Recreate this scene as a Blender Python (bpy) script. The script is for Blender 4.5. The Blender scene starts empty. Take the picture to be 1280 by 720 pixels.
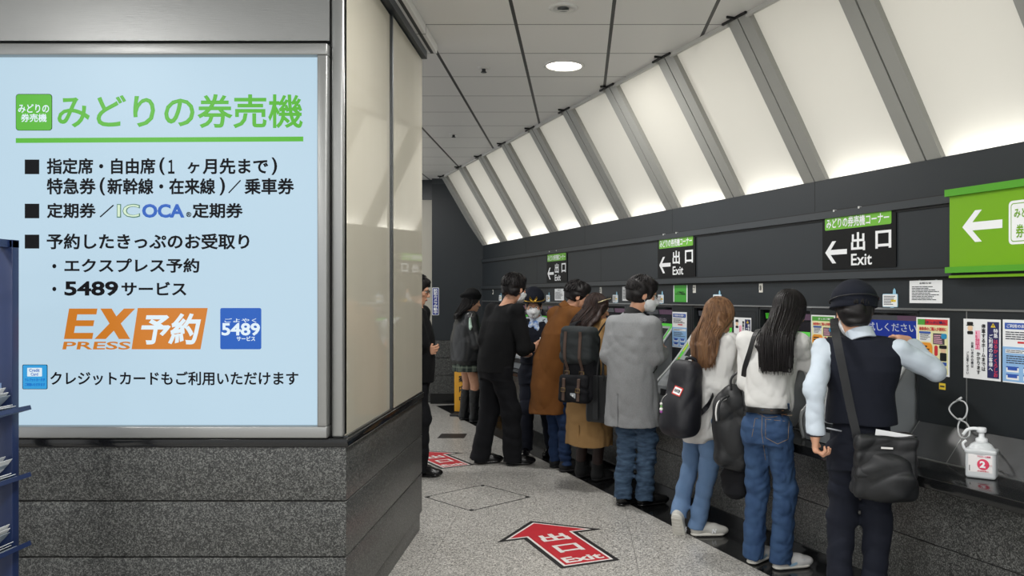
import bpy, bmesh, math, random
import numpy as np
from mathutils import Vector, Matrix
SC = bpy.context.scene
COL = SC.collection
R = math.radians
# ------------------------------------------------------------------ camera
F, PX, PY, H = 1030.0, 725.0, 370.0, 1.55          # focal length, principal point (px of 1280x720), eye height
cam = bpy.data.cameras.new('camera'); camo = bpy.data.objects.new('camera', cam); COL.objects.link(camo)
cam.sensor_width = 36; cam.lens = F/1280*36
cam.shift_x = -(PX-640)/1280; cam.shift_y = (PY-360)/1280
cam.clip_start = .05
camo.location = (0, 0, H); camo.rotation_euler = (R(90), 0, 0); SC.camera = camo
# ------------------------------------------------------------------ world, exposure
w = bpy.data.worlds.new('world'); SC.world = w; w.use_nodes = True
w.node_tree.nodes['Background'].inputs[0].default_value = (.97, .99, 1, 1)
w.node_tree.nodes['Background'].inputs[1].default_value = .95
SC.view_settings.view_transform = 'Standard'; SC.view_settings.look = 'None'
SC.view_settings.exposure = 0; SC.view_settings.gamma = 1; SC.view_settings.use_curve_mapping = False
TH = R(23.6); CN, SN = math.cos(TH), math.sin(TH)   # the ticket wall runs away at this angle
CEIL = 3.24
WROT = -(math.pi/2-TH)
def wl(s, w, z=0.0):                                # wall coordinates: s along the wall, w distance from the eye line
    return Vector((w*CN-s*SN, w*SN+s*CN, z))
def wpx(x, y, W):
    t = (x-PX)/F; d = W/(CN*t+SN)
    return d*(CN-SN*t), H-(y-PY)*d/F
def pxw(x, y, d):
    return Vector(((x-PX)*d/F, d, H-(y-PY)*d/F))
def area(name, loc, size, power, rot=(0, 0, 0), size_y=None, col=(1, .985, .96), shape=None, spread=None):
    l = bpy.data.lights.new(name, 'AREA'); l.energy = power; l.color = col; l.size = size
    if size_y: l.shape = 'RECTANGLE'; l.size_y = size_y
    if shape: l.shape = shape
    if spread: l.spread = spread
    o = bpy.data.objects.new(name, l); COL.objects.link(o); o.location = loc; o.rotation_euler = rot
    return o
# concourse ceiling lamps behind the photographer and over the hall, cove strips behind the dark band
LAMP_W = 34
for x in (-3.2, -.117, 2.6):
    for y in (-3.4, -1.0, 1.4):
        if x > 2 and y > 0: continue
        area('ceiling_lamp_light', (x, y, CEIL-.03), .5, LAMP_W*1.5, shape='DISK')
area('ceiling_lamp_light', (-.117, 3.65, CEIL-.03), .25, LAMP_W, shape='DISK')
area('ceiling_lamp_light', (-2.6, 7.6, CEIL-.03), .3, LAMP_W, shape='DISK')
area('ceiling_lamp_light', (-2.6, 10.2, CEIL-.03), .3, LAMP_W*.8, shape='DISK')
BAYS = [4.2+.9*k for k in range(-5, 9)]             # centre lines of the sloping ribs
BACK_STRIP, BACK_WASH = 1.7, .8
for a in BAYS[:-1]:
    for (lw, lz), sz, sy, pw, (aw, az) in (((3.60, 2.27), .62, .04, BACK_STRIP, (-1, .35)), ((3.42, 2.95), .7, .9, BACK_WASH, (-.96, -.585))):   # lamps behind the translucent panels
        o = area('cove_light', wl(a+.45, lw, lz), sz, pw, size_y=sy, col=(1, .985, .94))
        zq = -(wl(0, aw, az)-wl(0, 0, 0)).normalized(); xq = Vector((-SN, CN, 0)); yq = zq.cross(xq)
        o.rotation_euler = Matrix((xq, yq, zq)).transposed().to_euler()
# ------------------------------------------------------------------ materials
MATS = {}
def srgb(c):
    if isinstance(c, str):
        c = [int(c[i:i+2], 16)/255 for i in (0, 2, 4)]
    return tuple(x/12.92 if x <= .04045 else ((x+.055)/1.055)**2.4 for x in c)
def mat(name, col, rough=.6, metal=0, bump=None, vary=None, spec=.5, emit=None, coat=0, trans=0, alpha=1, sheen=0, aniso=None):
    """col hex or rgb srgb; bump=(scale,dist); vary=(scale,colour2,amount[,stretch])"""
    if name in MATS: return MATS[name]
    m = bpy.data.materials.new(name); m.use_nodes = True; MATS[name] = m
    nt = m.node_tree; b = nt.nodes['Principled BSDF']; c = (*srgb(col), 1)
    b.inputs['Base Color'].default_value = c; b.inputs['Roughness'].default_value = rough
    b.inputs['Metallic'].default_value = metal; b.inputs['Specular IOR Level'].default_value = spec
    b.inputs['Coat Weight'].default_value = coat; b.inputs['Coat Roughness'].default_value = .05
    b.inputs['Transmission Weight'].default_value = trans; b.inputs['Alpha'].default_value = alpha
    b.inputs['Sheen Weight'].default_value = sheen
    if emit:
        b.inputs['Emission Color'].default_value = c; b.inputs['Emission Strength'].default_value = emit
        if not vary: b.inputs['Base Color'].default_value = (c[0]*.12, c[1]*.12, c[2]*.12, 1)      # a lit face, not a painted one
    tc = nt.nodes.new('ShaderNodeTexCoord')
    if vary:
        n = nt.nodes.new('ShaderNodeTexNoise'); n.inputs['Scale'].default_value = vary[0]; n.inputs['Detail'].default_value = 4
        mp = nt.nodes.new('ShaderNodeMapping')
        if len(vary) > 3: mp.inputs['Scale'].default_value = vary[3]
        nt.links.new(tc.outputs['Object'], mp.inputs[0]); nt.links.new(mp.outputs[0], n.inputs['Vector'])
        rp = nt.nodes.new('ShaderNodeValToRGB'); rp.color_ramp.elements[0].position = .5-vary[2]/2; rp.color_ramp.elements[1].position = .5+vary[2]/2
        rp.color_ramp.elements[0].color = c; rp.color_ramp.elements[1].color = (*srgb(vary[1]), 1)
        nt.links.new(n.outputs[0], rp.inputs[0]); nt.links.new(rp.outputs[0], b.inputs['Base Color'])
        if emit: nt.links.new(rp.outputs[0], b.inputs['Emission Color'])
    if bump:
        n2 = nt.nodes.new('ShaderNodeTexNoise'); n2.inputs['Scale'].default_value = bump[0]; n2.inputs['Detail'].default_value = 3
        mp2 = nt.nodes.new('ShaderNodeMapping')
        if len(bump) > 2: mp2.inputs['Scale'].default_value = bump[2]
        nt.links.new(tc.outputs['Object'], mp2.inputs[0]); nt.links.new(mp2.outputs[0], n2.inputs['Vector'])
        bp = nt.nodes.new('ShaderNodeBump'); bp.inputs['Strength'].default_value = .6; bp.inputs['Distance'].default_value = bump[1]
        nt.links.new(n2.outputs[0], bp.inputs['Height']); nt.links.new(bp.outputs[0], b.inputs['Normal'])
    return m
def granite(name, dark, mid, light, scale, rough, joints=None, jw=.004, jcol='1c1c1c'):
    """speckled stone; joints = list of (axis, spacing, offset, width) drawn as fine seams"""
    if name in MATS: return MATS[name]
    m = bpy.data.materials.new(name); m.use_nodes = True; MATS[name] = m
    nt = m.node_tree; b = nt.nodes['Principled BSDF']; N = nt.nodes.new; L = nt.links.new
    tc = N('ShaderNodeTexCoord'); v = N('ShaderNodeTexVoronoi'); v.inputs['Scale'].default_value = scale
    L(tc.outputs['Object'], v.inputs['Vector'])
    sep = N('ShaderNodeSeparateColor'); L(v.outputs['Color'], sep.inputs[0])
    n = N('ShaderNodeTexNoise'); n.inputs['Scale'].default_value = scale*.25; n.inputs['Detail'].default_value = 6; n.inputs['Roughness'].default_value = .8
    L(tc.outputs['Object'], n.inputs['Vector'])
    mx = N('ShaderNodeMath'); mx.operation = 'MULTIPLY_ADD'; mx.inputs[1].default_value = .5; L(sep.outputs[0], mx.inputs[0])
    m2 = N('ShaderNodeMath'); m2.operation = 'MULTIPLY'; m2.inputs[1].default_value = .5; L(n.outputs[0], m2.inputs[0]); L(m2.outputs[0], mx.inputs[2])
    rp = N('ShaderNodeValToRGB'); e = rp.color_ramp.elements
    e[0].position = .25; e[0].color = (*srgb(dark), 1); e[1].position = .8; e[1].color = (*srgb(light), 1)
    k = e.new(.5); k.color = (*srgb(mid), 1)
    L(mx.outputs[0], rp.inputs[0]); out = rp.outputs[0]
    if joints:
        sx = N('ShaderNodeSeparateXYZ'); L(tc.outputs['Object'], sx.inputs[0]); acc = None
        for ax, sp, off, wd in joints:
            a = N('ShaderNodeMath'); a.operation = 'ADD'; a.inputs[1].default_value = -off; L(sx.outputs[ax], a.inputs[0])
            d = N('ShaderNodeMath'); d.operation = 'PINGPONG'; d.inputs[1].default_value = sp/2; L(a.outputs[0], d.inputs[0])
            g = N('ShaderNodeMath'); g.operation = 'LESS_THAN'; g.inputs[1].default_value = wd/2; L(d.outputs[0], g.inputs[0])
            if acc is None: acc = g.outputs[0]
            else:
                q = N('ShaderNodeMath'); q.operation = 'MAXIMUM'; L(acc, q.inputs[0]); L(g.outputs[0], q.inputs[1]); acc = q.outputs[0]
        mm = N('ShaderNodeMix'); mm.data_type = 'RGBA'; L(acc, mm.inputs[0]); L(out, mm.inputs[6]); mm.inputs[7].default_value = (*srgb(jcol), 1); out = mm.outputs[2]
    L(out, b.inputs['Base Color']); b.inputs['Roughness'].default_value = rough
    return m
def lin(name, col, rough=.5, **k): return mat(name, col, rough, **k)
M_STEEL = mat('brushed_steel', '9b9c9b', .36, .75, bump=(60, .0006, (.3, .3, 8)))
M_STEELD = mat('dark_steel', '55585a', .35, .9)
M_GAP = mat('shadow_gap', '0b0c0d', .6)
M_DARKWALL = mat('charcoal_panel', '23282c', .45, spec=.35, vary=(3, '262b2f', .6), bump=(90, .0004))
M_RAIL = mat('charcoal_rail', '2c3135', .4)
M_GRAN = granite('dark_granite', '1a1b1b', '3b3c3b', '777875', 210, .34)
M_BLACKST = mat('polished_black_stone', '111213', .12, vary=(160, '1c1d1e', .3))
M_FLOOR = granite('floor_granite', '54534f', 'a7a5a0', 'dedbd5', 170, .33, joints=[(0, 1.2, .33, .004), (1, 1.2, .61, .004)], jcol='7a7874')
M_WHITE = mat('white_print', 'eef0f2', .5)
M_PAPER = mat('white_paper', 'e9ebec', .6)
M_BLACK = mat('black_print', '121316', .5)
M_INK = mat('dark_ink', '33363f', .6)
M_GREEN = mat('sign_green', '6cb42c', .4)
# ------------------------------------------------------------------ mesh helpers
def link(name, me, parent=None, loc=None, rotz=None):
    o = bpy.data.objects.new(name, me); COL.objects.link(o)
    if parent: o.parent = parent
    if loc is not None: o.location = loc
    if rotz is not None: o.rotation_euler = (0, 0, rotz)
    return o
def tag(o, label=None, cat=None, group=None, kind=None):
    if label: o['label'] = label
    if cat: o['category'] = cat
    if group: o['group'] = group
    if kind: o['kind'] = kind
    return o
def empty(name, loc=(0, 0, 0), rotz=0, label=None, cat=None, group=None, kind=None):
    o = link(name, None, None, loc, rotz); o.empty_display_size = .1
    return tag(o, label, cat, group, kind)
def mesh_np(name, v, f, mats, smooth=True, mi=None):
    """v (n,3), f list of arrays (quads/tris) or one (m,k) array"""
    me = bpy.data.meshes.new(name)
    fs = f if isinstance(f, list) else [f]
    fs = [np.asarray(q, dtype=np.int32) for q in fs if len(q)]
    me.vertices.add(len(v)); me.vertices.foreach_set('co', np.asarray(v, dtype=np.float32).ravel())
    nl = sum(q.size for q in fs); npol = sum(len(q) for q in fs)
    me.loops.add(nl); me.polygons.add(npol)
    me.loops.foreach_set('vertex_index', np.concatenate([q.ravel() for q in fs]))
    tot = np.concatenate([np.full(len(q), q.shape[1], np.int32) for q in fs])
    st = np.concatenate([[0], np.cumsum(tot)[:-1]]).astype(np.int32)
    me.polygons.foreach_set('loop_start', st)
    me.polygons.foreach_set('use_smooth', np.full(npol, smooth))
    if mi is not None: me.polygons.foreach_set('material_index', np.asarray(mi, dtype=np.int32))
    for m in (mats if isinstance(mats, (list, tuple)) else [mats]): me.materials.append(m)
    me.update(calc_edges=True); me.validate()
    return me
class MB:
    """collects boxes, prisms, tubes into one mesh"""
    def __init__(s): s.v = []; s.f = []; s.mi = []; s.mats = []; s.n = 0; s.sm = []
    def m(s, mt):
        if mt not in s.mats: s.mats.append(mt)
        return s.mats.index(mt)
    def raw(s, v, f, mt, smooth=False):
        i = s.m(mt); v = [tuple(p) for p in v]
        s.v += v; s.f += [tuple(a+s.n for a in q) for q in f]; s.mi += [i]*len(f); s.sm += [smooth]*len(f); s.n += len(v); return s
    def box(s, x0, y0, z0, x1, y1, z1, mt, M=None, bev=0):
        if bev:
            bm = bmesh.new(); bmesh.ops.create_cube(bm, size=1)
            for q in bm.verts: q.co = Vector(((x0+x1)/2+q.co.x*(x1-x0), (y0+y1)/2+q.co.y*(y1-y0), (z0+z1)/2+q.co.z*(z1-z0)))
            bmesh.ops.bevel(bm, geom=bm.edges[:], offset=bev, segments=2, affect='EDGES', profile=.6)
            bm.verts.index_update()
            v = [q.co.copy() for q in bm.verts]; f = [[a.index for a in p.verts] for p in bm.faces]; bm.free()
        else:
            v = [Vector((x, y, z)) for x in (x0, x1) for y in (y0, y1) for z in (z0, z1)]
            f = [(0, 1, 3, 2), (4, 6, 7, 5), (0, 4, 5, 1), (2, 3, 7, 6), (0, 2, 6, 4), (1, 5, 7, 3)]
        if M: v = [M @ q for q in v]
        return s.raw(v, f, mt, bool(bev))
    def prism(s, pts, vec, mt):
        """closed polygon pts (3d) extruded by vec"""
        n = len(pts); v = [Vector(p) for p in pts]+[Vector(p)+Vector(vec) for p in pts]
        f = [tuple(range(n-1, -1, -1)), tuple(range(n, 2*n))]+[(i, (i+1) % n, n+(i+1) % n, n+i) for i in range(n)]
        return s.raw(v, f, mt)
    def tube(s, pts, rad, mt, n=10, caps=True, closed=False):
        pts = [Vector(p) for p in pts]; r = rad if isinstance(rad, (list, tuple)) else [rad]*len(pts)
        v = []; up = None; k = len(pts)
        for i, p in enumerate(pts):
            t = (pts[(i+1) % k]-pts[i-1]) if closed else (pts[min(i+1, k-1)]-pts[max(i-1, 0)])
            t.normalize()
            if up is None: up = t.orthogonal()
            up = (up-t*up.dot(t)).normalized(); q = t.cross(up)
            v += [p+(up*math.cos(2*math.pi*j/n)+q*math.sin(2*math.pi*j/n))*r[i] for j in range(n)]
        f = [(i*n+j, i*n+(j+1) % n, ((i+1) % k)*n+(j+1) % n, ((i+1) % k)*n+j) for i in range(k if closed else k-1) for j in range(n)]
        if caps and not closed: f += [tuple(range(n-1, -1, -1)), tuple(range((k-1)*n, k*n))]
        return s.raw(v, f, mt, True)
    def lathe(s, prof, mt, n=28, c=(0, 0, 0), caps=True):
        """profile (r,z) turned about a vertical axis"""
        v = [(c[0]+r*math.cos(2*math.pi*j/n), c[1]+r*math.sin(2*math.pi*j/n), c[2]+z) for r, z in prof for j in range(n)]
        k = len(prof); f = [(i*n+j, i*n+(j+1) % n, (i+1)*n+(j+1) % n, (i+1)*n+j) for i in range(k-1) for j in range(n)]
        if caps: f += [tuple(range(n-1, -1, -1)), tuple(range((k-1)*n, k*n))]
        return s.raw(v, f, mt, True)
    def ribbon(s, pts, wid, th, mt, wdir):
        """flat strap swept along pts; wdir one width direction or one per point"""
        pts = [Vector(p) for p in pts]; k = len(pts); v = []
        wd = wdir if isinstance(wdir, list) else [wdir]*k
        for i, p in enumerate(pts):
            t = (pts[min(i+1, k-1)]-pts[max(i-1, 0)]).normalized(); a = Vector(wd[i]); a = (a-t*a.dot(t)).normalized(); b = t.cross(a)
            v += [p+a*wid/2+b*th/2, p-a*wid/2+b*th/2, p-a*wid/2-b*th/2, p+a*wid/2-b*th/2]
        f = [(i*4+j, i*4+(j+1) % 4, i*4+4+(j+1) % 4, i*4+4+j) for i in range(k-1) for j in range(4)]+[(3, 2, 1, 0), (k*4-4, k*4-3, k*4-2, k*4-1)]
        return s.raw(v, f, mt)
    def build(s, name, parent=None, loc=None, rotz=None):
        me = bpy.data.meshes.new(name); me.from_pydata([tuple(p) for p in s.v], [], s.f)
        for q in s.mats: me.materials.append(q)
        me.polygons.foreach_set('material_index', s.mi); me.polygons.foreach_set('use_smooth', s.sm)
        bm = bmesh.new(); bm.from_mesh(me); bmesh.ops.recalc_face_normals(bm, faces=bm.faces[:]); bm.to_mesh(me); bm.free()
        return link(name, me, parent, loc, rotz)
def spline(pts, n=8):
    """Catmull-Rom through pts"""
    P = [Vector(p) for p in pts]; P = [2*P[0]-P[1]]+P+[2*P[-1]-P[-2]]; out = []
    for i in range(1, len(P)-2):
        for j in range(n):
            t = j/n; a, b, c, d = P[i-1:i+3]
            out.append(.5*((2*b)+(c-a)*t+(2*a-5*b+4*c-d)*t*t+(3*b-a-3*c+d)*t**3))
    out.append(P[-2]); return out
# ------------------------------------------------------------------ lettering
TXT = {}
def text_mesh(s, bold=0):
    """(verts x,y ; faces) of a text, unit size, thickened by bold"""
    key = (s, bold)
    if key in TXT: return TXT[key]
    c = bpy.data.curves.new('t', 'FONT'); c.body = s; c.size = 1; c.resolution_u = 3; c.extrude = .004
    c.bevel_depth = bold; c.bevel_resolution = 0
    o = bpy.data.objects.new('t', c); COL.objects.link(o)
    m = bpy.data.meshes.new_from_object(o.evaluated_get(bpy.context.evaluated_depsgraph_get()))
    bpy.data.objects.remove(o); bpy.data.curves.remove(c)
    v = np.zeros(len(m.vertices)*3); m.vertices.foreach_get('co', v); v = v.reshape(-1, 3)
    f = [tuple(p.vertices) for p in m.polygons]; bpy.data.meshes.remove(m)
    TXT[key] = (v, f); return TXT[key]
class Flat(MB):
    """print on a plane: local x to the reader's right, z up, face towards -y; lay = how far it stands off"""
    def __init__(s, fx=None, fz=None): super().__init__(); s.fx = fx or (lambda a: a); s.fz = fz or (lambda a: a); s.shear = 0
    def P(s, x, z, y): return Vector((s.fx(x), y, s.fz(z)))
    def rect(s, x0, z0, x1, z1, mt, lay=1, r=0, th=None):
        X0, X1 = sorted((s.fx(x0), s.fx(x1))); Z0, Z1 = sorted((s.fz(z0), s.fz(z1)))
        pts = [(X0, Z0), (X1, Z0), (X1, Z1), (X0, Z1)] if not r else [
            (cx+r*math.cos(a), cz+r*math.sin(a)) for cx, cz, a0 in ((X0+r, Z0+r, 180), (X1-r, Z0+r, 270), (X1-r, Z1-r, 0), (X0+r, Z1-r, 90)) for a in [R(a0+q) for q in range(0, 91, 18)]]
        t = .0007 if th is None else th
        return s.prism([(a, -lay*.0007, b) for a, b in pts], (0, t, 0), mt)
    def poly(s, pts, mt, lay=1):
        return s.prism([(s.fx(a), -lay*.0007, s.fz(b)) for a, b in pts], (0, .0007, 0), mt)
    def text(s, t, x0, z0, x1, z1, mt, lay=2, bold=.02, th=.0012, keep=False, shear=0):
        v, f = text_mesh(t, bold); X0, X1 = sorted((s.fx(x0), s.fx(x1))); Z0, Z1 = sorted((s.fz(z0), s.fz(z1)))
        lo = v.min(0); sz = v.max(0)-lo; kx, kz = (X1-X0)/sz[0], (Z1-Z0)/sz[1]
        if keep: kx = kz = min(kx, kz)
        zz = (v[:, 2]-lo[2])/sz[2]
        z = Z0+(v[:, 1]-lo[1])*kz
        w = np.stack([X0+(v[:, 0]-lo[0])*kx+(z-Z0)*shear, -lay*.0007-zz*th, z], 1)
        return s.raw(w.tolist(), f, mt)
    def vtext(s, t, xc, z0, z1, cw, mt, lay=2, bold=.02):
        """vertical writing from z0 (top) to z1"""
        n = len(t); Z0, Z1 = s.fz(z0), s.fz(z1); ch = (Z0-Z1)/n; X = s.fx(xc); k = min(ch*1.0, cw)
        for i, c in enumerate(t):
            if c == ' ': continue
            v, f = text_mesh(c, bold); zc = Z0-ch*(i+.5)
            a, b = v[:, 0]-.5, v[:, 1]-.38
            if c in 'ー・': a, b = (b, -a)
            zz = (v[:, 2]-v[:, 2].min())/(np.ptp(v[:, 2])+1e-9)
            s.raw(np.stack([X+a*cw, -lay*.0007-zz*.001, zc+b*k], 1).tolist(), f, mt)
        return s
    def lines(s, x0, z0, x1, z1, n, mt, lay=2, seed=0, fill=.45):
        """rows of unreadably small print"""
        rr = random.Random(seed); dz = (z1-z0)/n
        for i in range(n):
            x = x0; L = x0+(x1-x0)*rr.uniform(.6, 1)
            while x < L-(x1-x0)*.02:
                q = min(L, x+(x1-x0)*rr.uniform(.06, .2)); s.rect(x, z0+dz*(i+.5-fill/2), q, z0+dz*(i+.5+fill/2), mt, lay); x = q+(x1-x0)*.02
        return s
# ================================================================== THE SETTING
def struct(name, mb, parent=None, loc=None, rotz=None):
    o = mb.build(name, parent, loc, rotz)
    if not parent: tag(o, kind='structure')
    return o
struct('floor', MB().box(-5, -4, -.1, 4.6, 13, 0, M_FLOOR))
# ceiling: square metal tiles, wide open joints one way and hairlines the other
def ceiling_mat():
    m = mat('ceiling_tile', 'e4e3e1', .42, spec=.4)
    nt = m.node_tree; b = nt.nodes['Principled BSDF']; N = nt.nodes.new; L = nt.links.new
    tc = N('ShaderNodeTexCoord'); sx = N('ShaderNodeSeparateXYZ'); L(tc.outputs['Object'], sx.inputs[0])
    def line(ax, sp, off, wd):
        a = N('ShaderNodeMath'); a.operation = 'ADD'; a.inputs[1].default_value = -off; L(sx.outputs[ax], a.inputs[0])
        d = N('ShaderNodeMath'); d.operation = 'PINGPONG'; d.inputs[1].default_value = sp/2; L(a.outputs[0], d.inputs[0])
        g = N('ShaderNodeMath'); g.operation = 'LESS_THAN'; g.inputs[1].default_value = wd/2; L(d.outputs[0], g.inputs[0]); return g.outputs[0]
    def mixc(fac, a, c):
        q = N('ShaderNodeMix'); q.data_type = 'RGBA'; L(fac, q.inputs[0]); L(a, q.inputs[6]); q.inputs[7].default_value = (*srgb(c), 1); return q.outputs[2]
    rgb = N('ShaderNodeRGB'); rgb.outputs[0].default_value = (*srgb('e4e3e1'), 1)
    o = mixc(line(1, .61, 5.13, .010), rgb.outputs[0], '4a4846')
    o = mixc(line(0, .595, -.398, .022), o, '3a3a3a')
    L(o, b.inputs['Base Color']); return m
M_CEIL = ceiling_mat()
struct('ceiling', MB().box(-5, -4, CEIL, 4.6, 13, CEIL+.1, M_CEIL))
# ---- far end: dark wall with a stone foot, pale wall beside it
M_BEIGE = mat('pale_stone_panel', 'b2ad9e', .035, vary=(2.2, 'bab5a6', .5, (1, 1, .35)), spec=.5)
M_BEIGEF = mat('pale_wall', 'b5b1a4', .4)
FY = 11.85
g = MB(); g.box(-2.13, FY, .915, -1.0, FY+.15, 3.16, M_DARKWALL); g.box(-2.13, FY, 3.16, -1.0, FY+.15, CEIL, M_RAIL); fw = struct('wall_far', g)
g = MB()
for a, b in ((.15, .41), (.417, .66), (.667, .91)): g.box(-2.16, FY-.03, a, -1.2, FY, b, M_GRAN)
g.box(-2.16, FY-.012, .15, -1.2, FY, .915, M_GAP); g.build('stone_foot', fw)
MB().box(-2.15, FY-.015, 0, -1.2, FY, .15, M_BLACKST).build('plinth', fw)
g = MB(); g.box(-4.6, FY+.16, .915, -2.05, FY+.3, 2.95, M_BEIGEF); g.box(-4.6, FY+.14, 2.95, -2.05, FY+.3, CEIL, M_RAIL); g.box(-4.6, FY+.12, 0, -2.05, FY+.3, .91, M_GRAN)
struct('wall_far_side', g)
# ---- block with the lit sign: stone foot in three courses, black capping, steel and pale panels
BX, BY0, BY1 = -1.05, 3.70, 5.476
g = MB().box(-4.6, BY0+.06, 0, BX-.06, BY1-.02, CEIL, M_RAIL); wlft = struct('wall_left', g)
g = MB()
for a, b in ((0, .112), (.12, .374), (.38, .626), (.632, .872)):
    ins = .012 if a == 0 else 0
    g.box(-4.6, BY0+ins, a, BX-ins, BY1-ins, b, M_GRAN, bev=.003)
g.box(-4.59, BY0+.02, 0, BX-.02, BY1-.02, .88, M_GAP); g.build('stone_foot', wlft)
MB().box(-4.6, BY0-.012, .872, BX+.012, BY1+.012, .912, M_BLACKST, bev=.006).build('stone_capping', wlft)
g = MB(); g.box(-4.6, BY0+.03, .912, -1.125, BY0+.07, 2.69, M_GAP); g.box(-4.6, BY0+.01, 2.70, -1.128, BY0+.06, CEIL, M_STEEL); g.build('steel_fascia', wlft)
g = MB(); g.box(-1.118, BY0, .913, -1.062, BY0+.06, CEIL, M_STEEL, bev=.012); g.box(-1.128, BY0+.03, .913, -1.118, BY0+.06, CEIL, M_GAP)
g.build('steel_corner_post', wlft)
g = MB().box(BX-.06, BY0+.02, .918, BX-.012, BY0+.9, 3.12, M_BEIGE); g.build('pale_panel', wlft)
g = MB().box(BX-.06, BY0+.925, .918, BX, BY1, 3.12, M_BEIGE); g.build('pale_panel', wlft)
g = MB(); g.box(BX-.06, BY0+.902, .918, BX+.003, BY0+.923, 3.12, M_STEELD)
g.box(BX-.06, BY0+.02, .912, BX+.002, BY1, .919, M_STEELD); g.build('panel_frame', wlft)
g = MB(); g.box(-4.6, BY0+.03, 3.13, BX+.03, BY1+.02, 3.18, M_RAIL); g.box(-4.6, BY0+.05, 3.18, BX+.09, BY1+.06, CEIL-.002, M_CEIL); g.build('ceiling_edge', wlft)
# ---- ticket wall: panels above, piers between the machines, stone foot below
S0, S1 = -1.9, 11.45
PIER, BAYW, PER = .31, .57, .88
MC = [4.51+.88*k for k in range(-1, 8)]             # centres of the ticket machines (3.63, 4.51 ... 10.67)
WF = 3.46
def wb(mb, s0, s1, w0, w1, z0, z1, mt, bev=0):      # box in wall coordinates, local frame of a root at s=0,w=0
    return mb.box(-s1, w0, z0, -s0, w1, z1, mt, bev=bev)
wr = empty('wall_right', (0, 0, 0), WROT, kind='structure')
g = MB(); wb(g, S0, S1, WF, 3.66, 1.482, 2.05, M_DARKWALL); wb(g, S0, S1, WF+.004, 3.51, 2.05, 2.277, M_DARKWALL); wb(g, S0, S1, 3.5, 3.66, 2.05, 2.17, M_GAP)
for s in np.arange(2.0, 11, 1.8): wb(g, s, s+.004, WF-.0008, WF+.01, 1.70, 2.03, M_GAP); wb(g, s+.4, s+.404, WF-.0008+.004, WF+.02, 2.085, 2.277, M_GAP)
g.build('upper_panel', wr)
for z, h, p in ((2.03, .042, .02), (1.652, .04, .03)):
    g = MB(); wb(g, S0, S1, WF-p, WF, z, z+h, M_RAIL); wb(g, S0, S1, WF-.006, WF, z-.014, z, M_GAP); wb(g, S0, S1, WF-.004, WF, z+h, z+h+.008, M_GAP); g.build('rail', wr)
g = MB(); wb(g, S0, S1, WF-.008, WF+.02, 1.474, 1.484, mat('pale_trim', '8d8f8f', .3, .6)); g.build('trim_strip', wr)
M_PIER = mat('pier_panel', '24282b', .4, spec=.35, bump=(90, .0003))
edges = [(S0, MC[0]-BAYW/2)]+[(a+BAYW/2, b-BAYW/2) for a, b in zip(MC, MC[1:])]+[(MC[-1]+BAYW/2, S1)]
M_TRIM = MATS['pale_trim']
M_SLOPE = mat('sloped_ledge_panel', '3b3d3f', .25, bump=(14, .0006))
for k, (a, b) in enumerate(edges):
    g = MB(); wb(g, a, b, WF, 3.66, .876, 1.474, M_PIER)
    if b-a < .5:
        for q in ((a+.025, a+.029), (b-.029, b-.025)): wb(g, q[0], q[1], WF-.001, WF, .90, 1.44, M_GAP)
        wb(g, a+.025, b-.025, WF-.001, WF, 1.437, 1.44, M_GAP)
    g.build('pier_panel', wr)
    g = MB(); pr = [(3.32, .716), (3.464, .876), (3.66, .876), (3.66, .716)]
    g.prism([(-b, p, z) for p, z in pr], (b-a, 0, 0), M_SLOPE)
    for q in (a, b): g.prism([(-q-.002, 3.319, .716), (-q-.002, 3.463, .877), (-q-.002, 3.47, .877), (-q-.002, 3.326, .716)], (.004, 0, 0), M_TRIM)
    if k == 0:
        for q in (b-.31,): wb(g, q-.003, q+.003, WF-.0015, WF, .88, 1.474, M_TRIM); g.prism([(-q-.002, 3.3185, .716), (-q-.002, 3.4625, .877), (-q-.002, 3.47, .877), (-q-.002, 3.326, .716)], (.004, 0, 0), M_TRIM)
    wb(g, a, b, 3.31, 3.322, .714, .718, M_TRIM)
    g.build('sloped_panel', wr)
g = MB(); wb(g, S0, S1, 3.155, 3.7, -.0, .665, M_GAP); 
for z0, z1 in ((.085, .350), (.356, .662)):
    for s in np.arange(S0, S1, 1.76): wb(g, s+.0015, min(s+1.76, S1)-.0015, 3.15, 3.2, z0, z1, M_GRAN)
g.build('stone_foot', wr)
g = MB(); wb(g, S0, S1, 3.135, 3.19, .004, .085, M_BLACKST); g.build('plinth', wr)
g = MB(); wb(g, S0, S1, 2.79, 3.14, -.02, .003, M_BLACKST); tag(g.build('floor_border', None, (0, 0, 0), WROT), kind='structure')
g = MB(); wb(g, S0, 11.38, 2.98, 3.66, .663, .714, M_BLACKST, bev=.004)
g.build('counter_shelf', None, (0, 0, 0), WROT)
tag(bpy.data.objects['counter_shelf'], 'long polished black stone shelf running below all the ticket machines', 'shelf')
# ---- sloping lit panels and grey ribs above the ticket wall
def cove_mat():
    m = mat('cove_panel', 'e0ddd2', .4); nt = m.node_tree; N = nt.nodes.new; b = nt.nodes['Principled BSDF']; out = [n for n in nt.nodes if n.type == 'OUTPUT_MATERIAL'][0]
    t = N('ShaderNodeBsdfTranslucent'); t.inputs[0].default_value = (*srgb('f0ede4'), 1); mx = N('ShaderNodeMixShader'); mx.inputs[0].default_value = .6
    nt.links.new(b.outputs[0], mx.inputs[1]); nt.links.new(t.outputs[0], mx.inputs[2]); nt.links.new(mx.outputs[0], out.inputs[0]); return m
M_COVE = cove_mat()
M_RIB = mat('rib_metal', '9a9a95', .45)
M_RIBD = mat('rib_groove', '5c5c58', .5)
dw, dz = 2.875-3.46, 3.24-2.277; L_ = math.hypot(dw, dz); tw, tz = dw/L_, dz/L_; nw, nz = tz, -tw    # along the rib, and outward (behind)
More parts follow.
